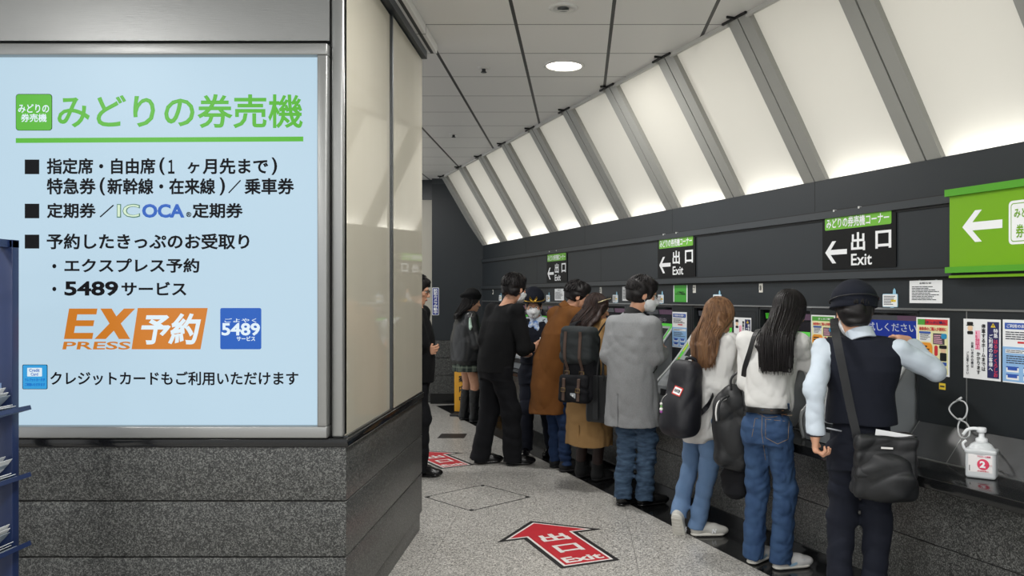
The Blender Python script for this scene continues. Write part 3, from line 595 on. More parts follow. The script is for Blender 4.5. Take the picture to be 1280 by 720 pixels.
# ================================================================== PEOPLE: distance-field modelling
def V3(p): return np.array(p, dtype=np.float64)
def rotm(yaw=0, pitch=0, roll=0):                    # degrees; yaw about z (+ = to the left), pitch + = nose down, roll + = towards the right shoulder
    y, p, r = R(yaw), R(-pitch), R(roll)
    Z = np.array([[math.cos(y), -math.sin(y), 0], [math.sin(y), math.cos(y), 0], [0, 0, 1]])
    X = np.array([[1, 0, 0], [0, math.cos(p), -math.sin(p)], [0, math.sin(p), math.cos(p)]])
    Y = np.array([[math.cos(r), 0, math.sin(r)], [0, 1, 0], [-math.sin(r), 0, math.cos(r)]])
    return Z @ X @ Y
class SDF:
    def __init__(s, vox): s.vox = vox; s.ops = []; s.noise = []; s.bb = []
    def add(s, fn, lo, hi, k=.02, mode='u'):
        s.ops.append((fn, V3(lo), V3(hi), k, mode))
        if mode == 'u': s.bb.append((V3(lo), V3(hi)))
        return s
    def cone(s, a, b, ra, rb, k=.02, n=None, sc=1, flat=0, mode='u'):
        """tapered limb a->b; n,sc flatten along n; flat=1 cuts square at b, 2 at both ends"""
        a, b = V3(a), V3(b); ab = b-a; L2 = ab @ ab; L = math.sqrt(L2); u = ab/L
        if n is not None: n = V3(n); n = n-u*(n @ u); n /= np.linalg.norm(n)
        def fn(x, y, z):
            px, py, pz = x-a[0], y-a[1], z-a[2]
            tt = (px*ab[0]+py*ab[1]+pz*ab[2])/L2; t = np.clip(tt, 0, 1)
            qx, qy, qz = px-t*ab[0], py-t*ab[1], pz-t*ab[2]
            if n is not None:
                qn = (qx*n[0]+qy*n[1]+qz*n[2])*(1/sc-1); qx, qy, qz = qx+n[0]*qn, qy+n[1]*qn, qz+n[2]*qn
            d = np.sqrt(qx*qx+qy*qy+qz*qz)-(ra+(rb-ra)*t)
            if n is not None: d = d*min(1, sc)
            if flat: d = np.maximum(d, (tt-1)*L)
            if flat == 2: d = np.maximum(d, -tt*L)
            return d
        r = max(ra, rb)*max(1, sc)+.03
        return s.add(fn, np.minimum(a, b)-r, np.maximum(a, b)+r, k, mode)
    def ell(s, c, rad, k=.02, Rm=None, mode='u'):
        c, rad = V3(c), V3(rad); M = np.eye(3) if Rm is None else Rm
        def fn(x, y, z):
            px, py, pz = x-c[0], y-c[1], z-c[2]
            l = [(M[0, i]*px+M[1, i]*py+M[2, i]*pz) for i in range(3)]
            k0 = np.sqrt(sum((l[i]/rad[i])**2 for i in range(3))); k1 = np.sqrt(sum((l[i]/rad[i]**2)**2 for i in range(3)))+1e-9
            return k0*(k0-1)/k1
        r = max(rad)+.03
        return s.add(fn, c-r, c+r, k, mode)
    def box(s, c, half, r, k=.01, Rm=None, mode='u', taper=0):
        c, half = V3(c), V3(half); M = np.eye(3) if Rm is None else Rm
        def fn(x, y, z):
            px, py, pz = x-c[0], y-c[1], z-c[2]
            l = [(M[0, i]*px+M[1, i]*py+M[2, i]*pz) for i in range(3)]
            tp = 1-taper*l[2]/half[2]
            q = [np.abs(l[0])/tp-(half[0]-r), np.abs(l[1])/tp-(half[1]-r), np.abs(l[2])-(half[2]-r)]
            return np.sqrt(sum(np.maximum(a, 0)**2 for a in q))+np.minimum(np.maximum(np.maximum(q[0], q[1]), q[2]), 0)-r
        r_ = np.linalg.norm(half)*(1+abs(taper))+.02
        return s.add(fn, c-r_, c+r_, k, mode)
    def loft(s, secs, k=.02, pw=2.3, mode='u', yaw=0):
        """upright stack of oval sections (z, rx, ry, cx, cy)"""
        S_ = np.array(sorted(secs), dtype=np.float64); cy, sy = math.cos(R(yaw)), math.sin(R(yaw))
        def fn(x, y, z):
            zz = z.ravel(); g = [np.interp(zz, S_[:, 0], S_[:, i]).reshape(z.shape) for i in range(1, 5)]
            px, py = x-g[2], y-g[3]; px, py = px*cy+py*sy, -px*sy+py*cy
            q = (np.abs(px/g[0])**pw+np.abs(py/g[1])**pw)**(1/pw)
            d = (q-1)*np.minimum(g[0], g[1])
            return np.maximum(np.maximum(d, z-S_[-1, 0]), S_[0, 0]-z)
        r = max(S_[:, 1].max(), S_[:, 2].max())+.03
        lo = (S_[:, 3].min()-r, S_[:, 4].min()-r, S_[0, 0]-.03); hi = (S_[:, 3].max()+r, S_[:, 4].max()+r, S_[-1, 0]+.03)
        return s.add(fn, lo, hi, k, mode)
    def cut(s, p, n, box=None):
        """remove everything on the n side of the plane"""
        p, n = V3(p), V3(n)/np.linalg.norm(n)
        fn = lambda x, y, z: -((x-p[0])*n[0]+(y-p[1])*n[1]+(z-p[2])*n[2])
        lo, hi = box if box else ((-9,)*3, (9,)*3)
        s.ops.append((fn, V3(lo), V3(hi), 0, 's')); return s
    def wrinkle(s, amp, freq, seed=0, stretch=(1, 1, 1), zr=None, warp=2.2):
        r = np.random.RandomState(seed); ks = r.normal(size=(5, 3))*freq*np.array(stretch)*(2*math.pi)/1.7; ph = r.uniform(0, 6.3, 5)
        k2 = r.normal(size=(2, 3))*freq*.5*2*math.pi/1.7
        def fn(p):
            wv = np.sin(p @ k2[0]+1)+np.sin(p @ k2[1]); d = np.zeros(len(p))
            for a, b in zip(ks, ph): d += 1.27-2*np.abs(np.sin(.5*(p @ a+b+warp*wv)))
            d *= amp/2.2
            if zr: d *= np.clip((p[:, 2]-zr[0])/.05, 0, 1)*np.clip((zr[1]-p[:, 2])/.05, 0, 1)
            return d
        s.noise.append(fn); return s
    def mesh(s, name, mats, org=(0, 0, 0)):
        h = s.vox; lo = np.min([b[0] for b in s.bb], 0)-h; hi = np.max([b[1] for b in s.bb], 0)+h
        n = np.ceil((hi-lo)/h).astype(int)+1; ax = [lo[i]+h*np.arange(n[i]) for i in range(3)]
        f = np.full(n, .25, dtype=np.float32)
        for fn, l, u, k, mode in s.ops:
            i0 = np.maximum(np.floor((l-lo)/h).astype(int), 0); i1 = np.minimum(np.ceil((u-lo)/h).astype(int)+1, n)
            if (i1 <= i0).any(): continue
            sl = tuple(slice(a, b) for a, b in zip(i0, i1))
            x, y, z = ax[0][sl[0]][:, None, None], ax[1][sl[1]][None, :, None], ax[2][sl[2]][None, None, :]
            d = fn(x, y, z); a = f[sl]
            if mode == 's': d = -d; a, d = -a, -d         # difference = max(a,-d)
            if mode == 's':
                if k: hh = np.clip(.5+.5*(d-a)/k, 0, 1); q = d*(1-hh)+a*hh-k*hh*(1-hh)
                else: q = np.minimum(a, d)
                f[sl] = -q
            elif k: hh = np.clip(.5+.5*(d-a)/k, 0, 1); f[sl] = d*(1-hh)+a*hh-k*hh*(1-hh)
            else: f[sl] = np.minimum(a, d)
        if s.noise:
            I = np.nonzero(np.abs(f) < .03); P = np.stack([ax[i][I[i]] for i in range(3)], 1)
            for nf in s.noise: f[I] += nf(P).astype(np.float32)
        v, q = nets(f, lo, h)
        return mesh_np(name, v-V3(org), q, mats)
    def obj(s, name, mats, parent, org=(0, 0, 0)): return link(name, s.mesh(name, mats, org), parent)
def nets(f, lo, h):
    n = f.shape; ins = f < 0
    c = np.zeros([a-1 for a in n], np.int8); cor = [(i, j, k) for i in (0, 1) for j in (0, 1) for k in (0, 1)]
    for i, j, k in cor: c += ins[i:n[0]-1+i, j:n[1]-1+j, k:n[2]-1+k]
    I = np.nonzero((c > 0) & (c < 8)); idx = np.full(c.shape, -1, np.int32); idx[I] = np.arange(len(I[0]))
    fv = {q: f[I[0]+q[0], I[1]+q[1], I[2]+q[2]] for q in cor}
    acc = np.zeros((len(I[0]), 3)); cnt = np.zeros(len(I[0]))
    for a in cor:
        for x in range(3):
            if a[x]: continue
            b = list(a); b[x] = 1; b = tuple(b); fa, fb = fv[a], fv[b]; m = (fa < 0) != (fb < 0)
            t = fa[m]/(fa[m]-fb[m]); p = np.tile(np.array(a, float), (m.sum(), 1)); p[:, x] += t; acc[m] += p; cnt[m] += 1
    v = (np.stack(I, 1)+acc/cnt[:, None])*h+lo
    quads = []
    for x in range(3):
        y, z = (x+1) % 3, (x+2) % 3
        A = [slice(None)]*3; B = [slice(None)]*3; A[x] = slice(0, n[x]-1); B[x] = slice(1, n[x])
        for w_ in (y, z): A[w_] = slice(1, n[w_]-1); B[w_] = slice(1, n[w_]-1)
        a, b = ins[tuple(A)], ins[tuple(B)]; J = np.array(np.nonzero(a != b)).T
        if not len(J): continue
        st = a[tuple(J.T)]; J = J.copy(); J[:, y] += 1; J[:, z] += 1
        def cell(dy, dz): K = J.copy(); K[:, y] += dy; K[:, z] += dz; return idx[tuple(K.T)]
        q = np.stack([cell(-1, -1), cell(0, -1), cell(0, 0), cell(-1, 0)], 1); q[~st] = q[~st][:, ::-1]; quads.append(q)
    return v, np.concatenate(quads)
def strands(name, paths, r0, mt, parent, sides=4, org=(0, 0, 0)):
    """paths (n,k,3): tapering locks of hair"""
    P = np.asarray(paths); n, k, _ = P.shape; T = np.gradient(P, axis=1); T /= np.linalg.norm(T, axis=2, keepdims=True)+1e-9
    up = np.cross(T, np.array([.3, .9, .2])); up /= np.linalg.norm(up, axis=2, keepdims=True)+1e-9; sd = np.cross(T, up)
    t = np.linspace(0, 1, k); prof = np.clip(1.15-t**3, .12, 1); rr = np.asarray(r0).reshape(-1, 1, 1) if np.ndim(r0) else r0
    V = np.stack([P+(up*math.cos(a)+sd*math.sin(a)*.6)*(rr*prof[None, :, None]) for a in np.arange(sides)*2*math.pi/sides], 2)   # n,k,s,3
    base = (np.arange(n)*k*sides)[:, None, None]+(np.arange(k-1)*sides)[None, :, None]; j = np.arange(sides)[None, None, :]
    q = np.stack([base+j, base+(j+1) % sides, base+sides+(j+1) % sides, base+sides+j], -1).reshape(-1, 4)
    return V.reshape(-1, 3)-V3(org), q
def hand(S_, w, d, nrm, side, curl=35, sz=1.0, k=.006, spread=4, thumb=35):
    """five-fingered hand from wrist w; d towards the fingers, nrm = out of the palm; side +1 right, -1 left"""
    w, d, nrm = V3(w), V3(d), V3(nrm); d /= np.linalg.norm(d); nrm = nrm-d*(nrm @ d); nrm /= np.linalg.norm(nrm); x = np.cross(d, nrm)*side   # x = towards the thumb
    S_.box(w+d*.048*sz+x*.004, (.040*sz, .014*sz, .048*sz), .013, .012, np.stack([x, nrm, d], 1))
    S_.cone(w-d*.03, w+d*.02*sz, .025*sz, .027*sz, .02, nrm, .75)
    lens = [(.043, .026, .021), (.047, .030, .022), (.044, .028, .022), (.034, .021, .019)]
    for i, L in enumerate(lens):
        off = (.030-.020*i)*sz; p = w+d*(.090-.004*abs(i-1))*sz+x*off; a = R(curl*(.8+.08*i)); sp = R(spread*(1.3-i)); dd = d*math.cos(sp)+x*math.sin(sp); ang = 0
        for j, l in enumerate(L):
            ang += a*(1, 1.15, .8)[j]; v = dd*math.cos(ang)+nrm*math.sin(ang); q = p+v*l*sz
            S_.cone(p, q, (.0092, .0085, .0078)[j]*sz, (.0085, .0078, .0068)[j]*sz, k if j else .008); p = q
    p = w+d*.022*sz+x*.034*sz; t = R(thumb); v = d*math.cos(t)+x*math.sin(t); q = p+v*.04*sz+nrm*.008
    S_.cone(w+d*.02*sz+x*.018*sz, p, .016*sz, .013*sz, .012); S_.cone(p, q, .0125*sz, .0105*sz, .01); v2 = (v*.8+nrm*.45-x*.25); v2 /= np.linalg.norm(v2); S_.cone(q, q+v2*.03*sz, .0105*sz, .0085*sz, .005)
M_SKINL = mat('skin', 'd2a184', .5, vary=(20, 'c8957a', .6), spec=.35)
M_HAIRK = mat('black_hair', '0e0c0d', .5, spec=.3, vary=(60, '1d191a', .5, (1, 1, .06)), bump=(240, .001, (1, 1, .08)))
M_HAIRB = mat('brown_hair', '866345', .5, spec=.3, vary=(55, '4c3424', .4, (1, 1, .05)), bump=(240, .001, (1, 1, .08)))
M_HAIRD = mat('dark_brown_hair', '33211b', .5, spec=.3, vary=(55, '1b1211', .4, (1, 1, .05)), bump=(240, .001, (1, 1, .08)))
M_MASK = mat('mask_white', 'e4e6e8', .7, bump=(60, .0008)); M_EYEW = mat('eye_white', 'dedad4', .3); M_EYE = mat('eye_dark', '15100e', .15); M_LIP = mat('lips', 'a8605a', .45)
M_FRAME = mat('glasses_black', '131313', .25); M_GOLD = mat('gold_trim', 'c8a040', .3, .8)
def head_sdf(S_, c, Rm, s):
    T = lambda p: c+Rm @ (V3(p)*s)
    E = lambda p, r, k: S_.ell(T(p), V3(r)*s, k, Rm)
    E((0, -.014, .03), (.075, .095, .084), .02); E((0, .022, -.045), (.057, .066, .072), .03)
    S_.ell(T((0, .066, -.095)), V3((.02, .018, .016))*s, .02, Rm)
    S_.cone(T((0, .088, .004)), T((0, .106, -.030)), .007*s, .0115*s, .012); E((.009, .095, -.036), (.009, .009, .007), .006); E((-.009, .095, -.036), (.009, .009, .007), .006)
    S_.cone(T((-.035, .078, .02)), T((.035, .078, .02)), .011*s, .011*s, .02)
    for sx in (-1, 1):
        S_.ell(T((sx*.031, .098, .003)), V3((.018, .016, .011))*s, .008, Rm, 's'); E((sx*.040, .06, -.022), (.022, .02, .018), .02)
        S_.ell(T((sx*.077, -.006, -.012)), V3((.011, .020, .031))*s, .006, Rm @ rotm(sx*-18)); S_.ell(T((sx*.087, .0, -.010)), V3((.006, .011, .018))*s, .004, Rm, 's')
    E((0, .088, -.061), (.024, .009, .005), .004); E((0, .086, -.070), (.021, .009, .006), .004)
def person(label, P, yaw, d):
    """d: dictionary of the figure; every point in the person's own frame (x to its right, y forward, z up)"""
    h = d['h']; root = empty('person', (P[0], P[1], 0), R(yaw), label, 'person')
    vx = d.get('vox', .006); sk = d.get('skin', M_SKINL); s = d.get('hs', h/1.70)
    pel = V3(d.get('pel', (0, 0, .53*h))); sh0 = V3(d['sh']); nb = sh0+V3((0, .0, .045)); hc = V3(d['head']); Hm = rotm(*d.get('hrot', (0, 0, 0)))
    sw = d.get('sw', .108*h); tw_ = R(d.get('twist', 0)); ux = V3((math.cos(tw_), math.sin(tw_), 0))
    drop = d.get('drop', (0, 0)); sh = {1: sh0+ux*sw+V3((0, 0, drop[0])), -1: sh0-ux*sw+V3((0, 0, drop[1]))}
    arms = {1: d['ra'], -1: d['la']}; feet = {1: d['rf'], -1: d['lf']}
    spine = lambda z: pel[:2]+(sh0[:2]-pel[:2])*np.clip((z-pel[2])/(sh0[2]-pel[2]), 0, 1.2)
    fat = d.get('fat', 1.0); hx = d.get('hipx', .05*h)
    # ---- legs by two-bone reach
    legs = {}
    for sd, ft in feet.items():
        fx, fy, fyaw, pitch, lift = ft; hip = pel+V3((sd*hx, 0, -.02)); fr = rotm(fyaw)
        ball = V3((fx, fy, lift))+fr @ V3((0, .10, 0)); Fm = rotm(fyaw, pitch); ank = ball+Fm @ V3((0, -.085, .085)); 
        v = ank-hip; l1 = l2 = np.linalg.norm(v)/2*1.005 if pitch < 10 else .245*h; L = min(np.linalg.norm(v), l1+l2-.001); v /= np.linalg.norm(v); fwd = fr @ V3((0, 1, 0)); fwd = fwd-v*(fwd @ v); fwd /= np.linalg.norm(fwd)
        a = L/2; b = math.sqrt(max(l1*l1-a*a, 0)); b = b if pitch < 10 else min(b, .14)
        legs[sd] = (hip, hip+(ank-hip)*.5+fwd*b, ank, Fm, ball)
    ft_yaw = {k_: v_[2] for k_, v_ in feet.items()}
    # ---- the body: one continuous surface
    B = SDF(vx)
    def zs(z, rx, ry, dy=0): q = spine(z); return (z, rx, ry, q[0], q[1]+dy)
    pz, sz_ = pel[2], sh0[2]; 
    B.loft([zs(pz-.09, .110*fat, .075), zs(pz, .118*fat, .078), zs(pz+.10, .10*fat, .07), zs(pz+.5*(sz_-pz)+.03, .11*fat, .078, .0), zs(sz_-.05, .10*fat, .066), zs(sz_+.02, .05, .045)], .03)
    B.cone(nb-V3((0, 0, .03)), hc+Hm @ V3((0, -.022, -.055))*s, .056*s, .050*s, .035)
    head_sdf(B, hc, Hm, s)
    for sd in (1, -1):
        el, wr = V3(arms[sd][0]), V3(arms[sd][1]); B.cone(nb-V3((0, 0, .035)), sh[sd], .04, .034, .03); B.cone(sh[sd], el, .035, .030, .02); B.cone(el, wr, .031, .023, .012)
        if len(arms[sd]) > 2: hd = arms[sd][2]; hand(B, wr, hd[0], hd[1], sd, **(hd[2] if len(hd) > 2 else {}))
        hip, kn, ank, Fm, ball = legs[sd]; lr = d.get('legr', (.058, .040, .028))
        B.cone(hip, kn, lr[0]*fat, lr[1], .012); mid = kn+(ank-kn)*.32-(rotm(ft_yaw[sd]) @ V3((0, .006, 0))); B.cone(kn, mid, lr[1], lr[1], .012); B.cone(mid, ank, lr[1], lr[2], .012); B.cone(ank, ball+Fm @ V3((0, .01, .036)), .026, .024, .02); B.cone(ank, ank+Fm @ V3((0, -.02, -.045)), .028, .024, .02)
    B.obj('body', sk, root)
    # ---- face parts
    T = lambda p: hc+Hm @ (V3(p)*s)
    for sx in (-1, 1):
        q = SDF(.0022).ell(T((sx*.031, .0775, .003)), V3((.0125, .0125, .0095))*s, 0, Hm) if vx < .0065 or d.get('face') else None
        if q is not None:
            e = q.obj('eye', M_EYEW, root); SDF(.0018).ell(T((sx*.031, .0865, .0025)), V3((.006, .0045, .0066))*s, 0, Hm).obj('iris', M_EYE, e)
            SDF(.0025).cone(T((sx*.016, .091, .021)), T((sx*.046, .083, .024)), .0032*s, .0022*s, 0).obj('eyebrow', d.get('hairm', M_HAIRK), root)
    if not d.get('mask') and d.get('face'): SDF(.0025).ell(T((0, .092, -.066)), V3((.021, .0065, .0085))*s, 0, Hm).obj('lips', M_LIP, root)
    if d.get('mask'):
        m = SDF(.0045); m.ell(T((0, .03, -.05)), V3((.068, .076, .07))*s, .02, Hm); m.cone(T((0, .095, -.02)), T((0, .113, -.045)), .012*s, .02*s, .03)
        m.ell(T((0, .078, -.09)), V3((.03, .03, .025))*s, .02, Hm); m.cut(T((0, 0, -.010)), Hm @ V3((0, -.18, 1))); m.cut(T((0, .022, 0)), Hm @ V3((0, -1, .15)))
        m.wrinkle(.0015, 12, 3, (.2, .2, 1)); mk = m.obj('face_mask', M_MASK, root)
        g = MB()
        for sx in (-1, 1):
            for z in (-.02, -.085): g.tube([T(p) for p in ((sx*.06, .03, z), (sx*.074, .01, z*.6-.01), (sx*.083, -.015, -.012))], .0016, M_MASK, 5)
        g.build('ear_loop', mk)
    if d.get('glasses'):
        g = MB()
        for sx in (-1, 1):
            g.tube([T((sx*.033+.024*math.cos(a), .098-abs(math.cos(a))*.003, .002+.018*math.sin(a))) for a in np.arange(12)*math.pi/6], .0022, M_FRAME, 6, closed=True)
            g.tube([T(p) for p in ((sx*.057, .094, .008), (sx*.076, .06, .008), (sx*.083, -.005, .006), (sx*.083, -.02, -.008))], .0024, M_FRAME, 6)
        g.tube([T((-.009, .1, .006)), T((0, .103, .009)), T((.009, .1, .006))], .0018, M_FRAME, 6); g.build('glasses', root)
    # ---- hair
    hr = d['hair']; hm = d.get('hairm', M_HAIRK); rs = np.random.RandomState(int(h*1000)); 
    Sx = SDF(.006 if vx < .0065 else .007); th = hr.get('th', .014); E = lambda p, r, k=.02, mode='u': Sx.ell(T(p), V3(r)*s, k, Hm, mode)
    E((0, -.018, .034), (.075+th, .095+th, .086+th)); 
    if hr['kind'] == 'short':
        E((0, -.055, -.02), (.066+th*.6, .05+th, .075)); E((0, .045, .085), (.062, .05, .032), .03)
        E((0, .105, -.035), (.085, .08, .088), .012, 's')
        for sx in (-1, 1): E((sx*.092, .012, -.025), (.022, .034, .030), .008, 's')
        Sx.cut(T((0, 0, hr.get('nape', -.075))), Hm @ V3((0, -.25, -1)))
        Sx.wrinkle(.004, 14, 5, (1, 1, .4))
    else:
        E((0, -.05, -.03), (.08, .065, .09)); E((0, .115, -.05), (.070, .085, .115), .012, 's')
        q = hr['len']; by = sh0[1]-hr.get('back', .135); bw, bd = hr.get('w', .085), hr.get('d', .035)
        mx = hc[0]+hr.get('dx', 0); Sx.loft([(hc[2]-q, bw*.7, bd*.35, mx, by-.006), (hc[2]-q*.75, bw*.92, bd*.7, mx, by), (max(sh0[2]-.02, hc[2]-q*.7), bw, bd, hc[0]*.4+mx*.6, by+.01), (hc[2]-.10, bw*.97, bd*1.35, hc[0], min(hc[1]-.055, by*.5+hc[1]*.5-.03)), (hc[2]-.03, bw*.97, bd*1.4, hc[0], hc[1]-.05), (hc[2]+.02, bw*.8, bd, hc[0], hc[1]-.03)], .04)
        Sx.wrinkle(.004, 18, 7, (1, 1, .06))
    me = Sx.mesh('hair', hm)
    # locks over the mass
    paths = []; n = hr.get('n', 150 if hr['kind'] == 'short' else 260)
    if hr['kind'] == 'short':
        for _ in range(n):
            phi = rs.uniform(-2.6, 2.6); el = math.acos(rs.uniform(.05, 1)); rr = V3((.075+th, .095+th, .086+th))
            pts = []; sweep = rs.uniform(.25, .5)
            for t in np.linspace(0, 1, 6):
                e = min(el+sweep*t, 1.75); dr = V3((math.sin(e)*math.sin(phi), -math.sin(e)*math.cos(phi), math.cos(e)))
                pts.append(hc+Hm @ ((V3((0, -.018, .034))+dr*(rr+.002+hr.get('lift', .004)*math.sin(t*2.6)))*s))
            if abs(phi) > 1.5 and pts[-1][2] < T((0, 0, .055))[2]: continue
            paths.append(pts)
        r0 = .005*s
    else:
        q = hr['len']
        for _ in range(n):
            phi = rs.uniform(-1, 1)*hr.get('phi', 2.35); rr = V3((.075+th, .095+th, .086+th)); st = rs.uniform(.05, .7); pts = []
            for t in np.linspace(0, 1, 7):
                e = st+(1.62-st)*t; dr = V3((math.sin(e)*math.sin(phi), -math.sin(e)*math.cos(phi), math.cos(e))); pts.append(hc+Hm @ ((V3((0, -.018, .034))+dr*(rr+rs.uniform(0, .003)))*s))
            p0 = pts[-1]; L = q*rs.uniform(.86, 1.06)*(1 if abs(phi) < 1.5 else hr.get('front', .9)); z1 = hc[2]-L; by = sh0[1]-hr.get('back', .135)
            tx = hc[0]+hr.get('dx', 0)+(p0[0]-hc[0])*rs.uniform(.6, 1.0)*hr.get('w', .085)/.09; ty = by-.012-rs.uniform(0, .022)+max(0, abs(tx-hc[0]-hr.get('dx', 0))-.06)*.6+(hr.get('fr', .0) if abs(phi) > 1.75 else 0); wv = rs.uniform(-1, 1)*hr.get('wave', .006); ph = rs.uniform(0, 6)
            for t in np.linspace(.08, 1, 11):
                u = min(1, t*q/max(.05, hc[2]-sh0[2]+.03)); u = u*u*(3-2*u); pts.append(V3((p0[0]+(tx-p0[0])*u+wv*math.sin(ph+5*t), p0[1]+(ty-p0[1])*u+wv*math.cos(ph+4*t), p0[2]+(z1-p0[2])*t)))
            paths.append(pts)
        r0 = rs.uniform(.0035, .0075, len(paths))
    sv, sq = strands('hair', paths, r0, hm, None)
    v0 = np.zeros(len(me.vertices)*3); me.vertices.foreach_get('co', v0); v0 = v0.reshape(-1, 3); f0 = np.zeros(len(me.loops), np.int32); me.loops.foreach_get('vertex_index', f0); f0 = f0.reshape(-1, 4)
    bpy.data.meshes.remove(me); link('hair', mesh_np('hair', np.concatenate([v0, sv]), np.concatenate([f0, sq+len(v0)]), hm), root)
    # ---- clothes
    def garment(g):
        S_ = SDF(g.get('vox', vx)); k = g.get('k', .04)
        S_.loft([zs(*q) for q in g['secs']], k, g.get('pw', 2.4), yaw=d.get('twist', 0)*.6)
        if g.get('arms', True):
            for sd in (1, -1):
                el, wr = V3(arms[sd][0]), V3(arms[sd][1]); r = g.get('sl', (.062, .052, .042)); L = g.get('cuff', 1.0); e2 = el+(wr-el)*L
                S_.cone(nb-V3((0, 0, .035)), sh[sd]+V3((0, 0, -.008)), g.get('tr', .05), r[0]*.95, .05); S_.cone(sh[sd]+V3((0, 0, -.01)), el, r[0], r[1], .035); S_.cone(el, e2, r[1], r[2], .02, flat=1)
        else:
            for sd in (1, -1): S_.cone(nb-V3((0, 0, .035)), sh[sd]-ux*sd*.022+V3((0, 0, -.008)), g.get('tr', .05), .056, .05)
        if g.get('neck'): S_.ell(nb+V3((0, .03, .03)), V3(g['neck']), .01, None, 's')
        for fn in g.get('extra', ()): fn(S_)
        for wk in g.get('wr', ()): S_.wrinkle(*wk[:3], **(wk[3] if len(wk) > 3 else {}))
        return S_.obj(g['name'], g['mat'], root)
    for g in d.get('tops', ()): garment(g)
    if d.get('trousers'):
        t = d['trousers']; S_ = SDF(vx); r = t['r']; top = t.get('top', pz+.09); lo = pz-.13
        S_.loft([zs(lo, .15*fat*t.get('w', 1), .115*t.get('w', 1), -.005), zs(pz-.04, .17*fat*t.get('w', 1), .125*t.get('w', 1), -.012), zs(top, .14*fat*t.get('w', 1), .105*t.get('w', 1))], .03)
        for sd in (1, -1):
            hip, kn, ank, Fm, ball = legs[sd]; e = ank+(ank-kn)/np.linalg.norm(ank-kn)*t.get('drop', .02)
            S_.cone(hip+V3((0, 0, -.03)), kn, r[0], r[1], .045); S_.cone(kn, e, r[1], r[2], .03, flat=1)
        for wk in t.get('wr', ()): S_.wrinkle(*wk[:3], **(wk[3] if len(wk) > 3 else {}))
        tr = S_.obj(t.get('name', 'trousers'), t['mat'], root)
        for fn in t.get('extra', ()): fn(tr, root)
    # ---- shoes
    for sd in (1, -1):
        sh_ = d['shoe']; hip, kn, ank, Fm, ball = legs[sd]; q = sh_.get('size', .155*h)/.26; o = ball
        W_ = lambda p: o+Fm @ (V3(p)*q)
        S_ = SDF(.0045); S_.ell(W_((0, .045, .035)), V3((.043, .08, .036))*q, .02, Fm); S_.ell(W_((0, -.09, .045)), V3((.037, .05, .045))*q, .03, Fm); S_.cone(W_((0, -.08, .07)), W_((0, .02, .05)), .036*q, .034*q, .03)
        if sh_.get('high'): S_.cone(W_((0, -.085, .06)), ank+(kn-ank)/np.linalg.norm(kn-ank)*sh_['high'], .046*q, sh_.get('rt', .05), .03, flat=1)
        else: S_.cone(W_((0, -.085, .06)), W_((0, -.09, .1)), .038*q, .036*q, .02, flat=1)
        S_.cut(W_((0, 0, .012)), Fm @ V3((0, 0, -1)))
        if sh_.get('high'): S_.wrinkle(.002, 14, 3)
        so = S_.obj(sh_.get('name', 'shoe'), sh_['mat'], root)
        Q = SDF(.004); sz2 = sh_.get('sole', .012)
        Q.cone(W_((0, .055, .016)), W_((.004, -.1, .016)), .047*q, .040*q, .01, Fm[:, 2], .35)
        Q.cut(W_((0, 0, .001)), Fm @ V3((0, 0, -1))); Q.obj('sole', sh_.get('solem', sh_['mat']), so)
        for fn in sh_.get('extra', ()): fn(so, W_, Fm, sd)
    return root, dict(T=T, hc=hc, Hm=Hm, s=s, nb=nb, sh=sh, pel=pel, spine=spine, legs=legs, arms=arms, h=h)
def loc_of(P, yaw):
    """pixel (x, y) at distance d -> the frame of a person standing at P turned by yaw"""
    c, s_ = math.cos(R(yaw)), math.sin(R(yaw))
    def f(x, y, d): q = pxw(x, y, d); a, b = q.x-P[0], q.y-P[1]; return V3((a*c+b*s_, -a*s_+b*c, q.z))
    return f
def worn(name, P, yaw, at, label, cat, group=None):
    """root of a thing carried by a person: its own origin 'at' (person frame)"""
    c, s_ = math.cos(R(yaw)), math.sin(R(yaw)); return empty(name, (P[0]+at[0]*c-at[1]*s_, P[1]+at[0]*s_+at[1]*c, at[2]), R(yaw), label, cat, group)
# ================================================================== CLOTH MATERIALS
def cloth(n, c, c2=None, rough=.85, fine=420, big=None, **k): return mat(n, c, rough, bump=(fine, .0006), vary=(9, c2 or c, .7), spec=.25, **k)
C_NAVY = cloth('navy_wool', '12151f', '161a26'); C_SHIRT = cloth('pale_blue_shirt', 'bcc8d4', 'c4ced8', .75); C_WHITE = cloth('white_knit', 'cfcfcd', 'd6d6d4'); C_LINEN = cloth('white_linen', 'd2d2d0', 'c6c6c4', .8)
C_DENIM = mat('mid_denim', '2a4062', .8, vary=(14, '3d5678', .5, (1, 1, .35)), bump=(500, .0006), spec=.2); C_DENIML = mat('light_denim', '526c8e', .8, vary=(10, '6a84a6', .5, (1, 1, .4)), bump=(500, .0006), spec=.2)
C_DENIMD = mat('faded_dark_denim', '1f2d42', .8, vary=(22, '4f667e', .55, (.6, .6, 2.2)), bump=(500, .0006), spec=.2); C_DENIMN = mat('navy_denim', '1c2c4a', .8, vary=(12, '24385a', .5), bump=(500, .0006), spec=.2)
C_GREY = mat('grey_wool', '8c8e90', .9, vary=(160, '7e8082', .6, (1, 1, .5)), bump=(300, .0006), spec=.2); C_BROWN = cloth('camel_brown_wool', '714821', '643e1c', .9); C_TAN = cloth('tan_wool', '9a7a50', '8b6c45', .9)
C_BLACK = cloth('black_knit', '0b0c0e', '0f1012', .9); C_BLKT = cloth('black_trouser', '0d0e11', '121318', .85); C_LEATHER = mat('black_leather', '17191b', .42, bump=(40, .0015), vary=(6, '1e2022', .6)); C_NYLON = mat('black_nylon', '0f1114', .5, bump=(25, .002), vary=(8, '14161a', .6))
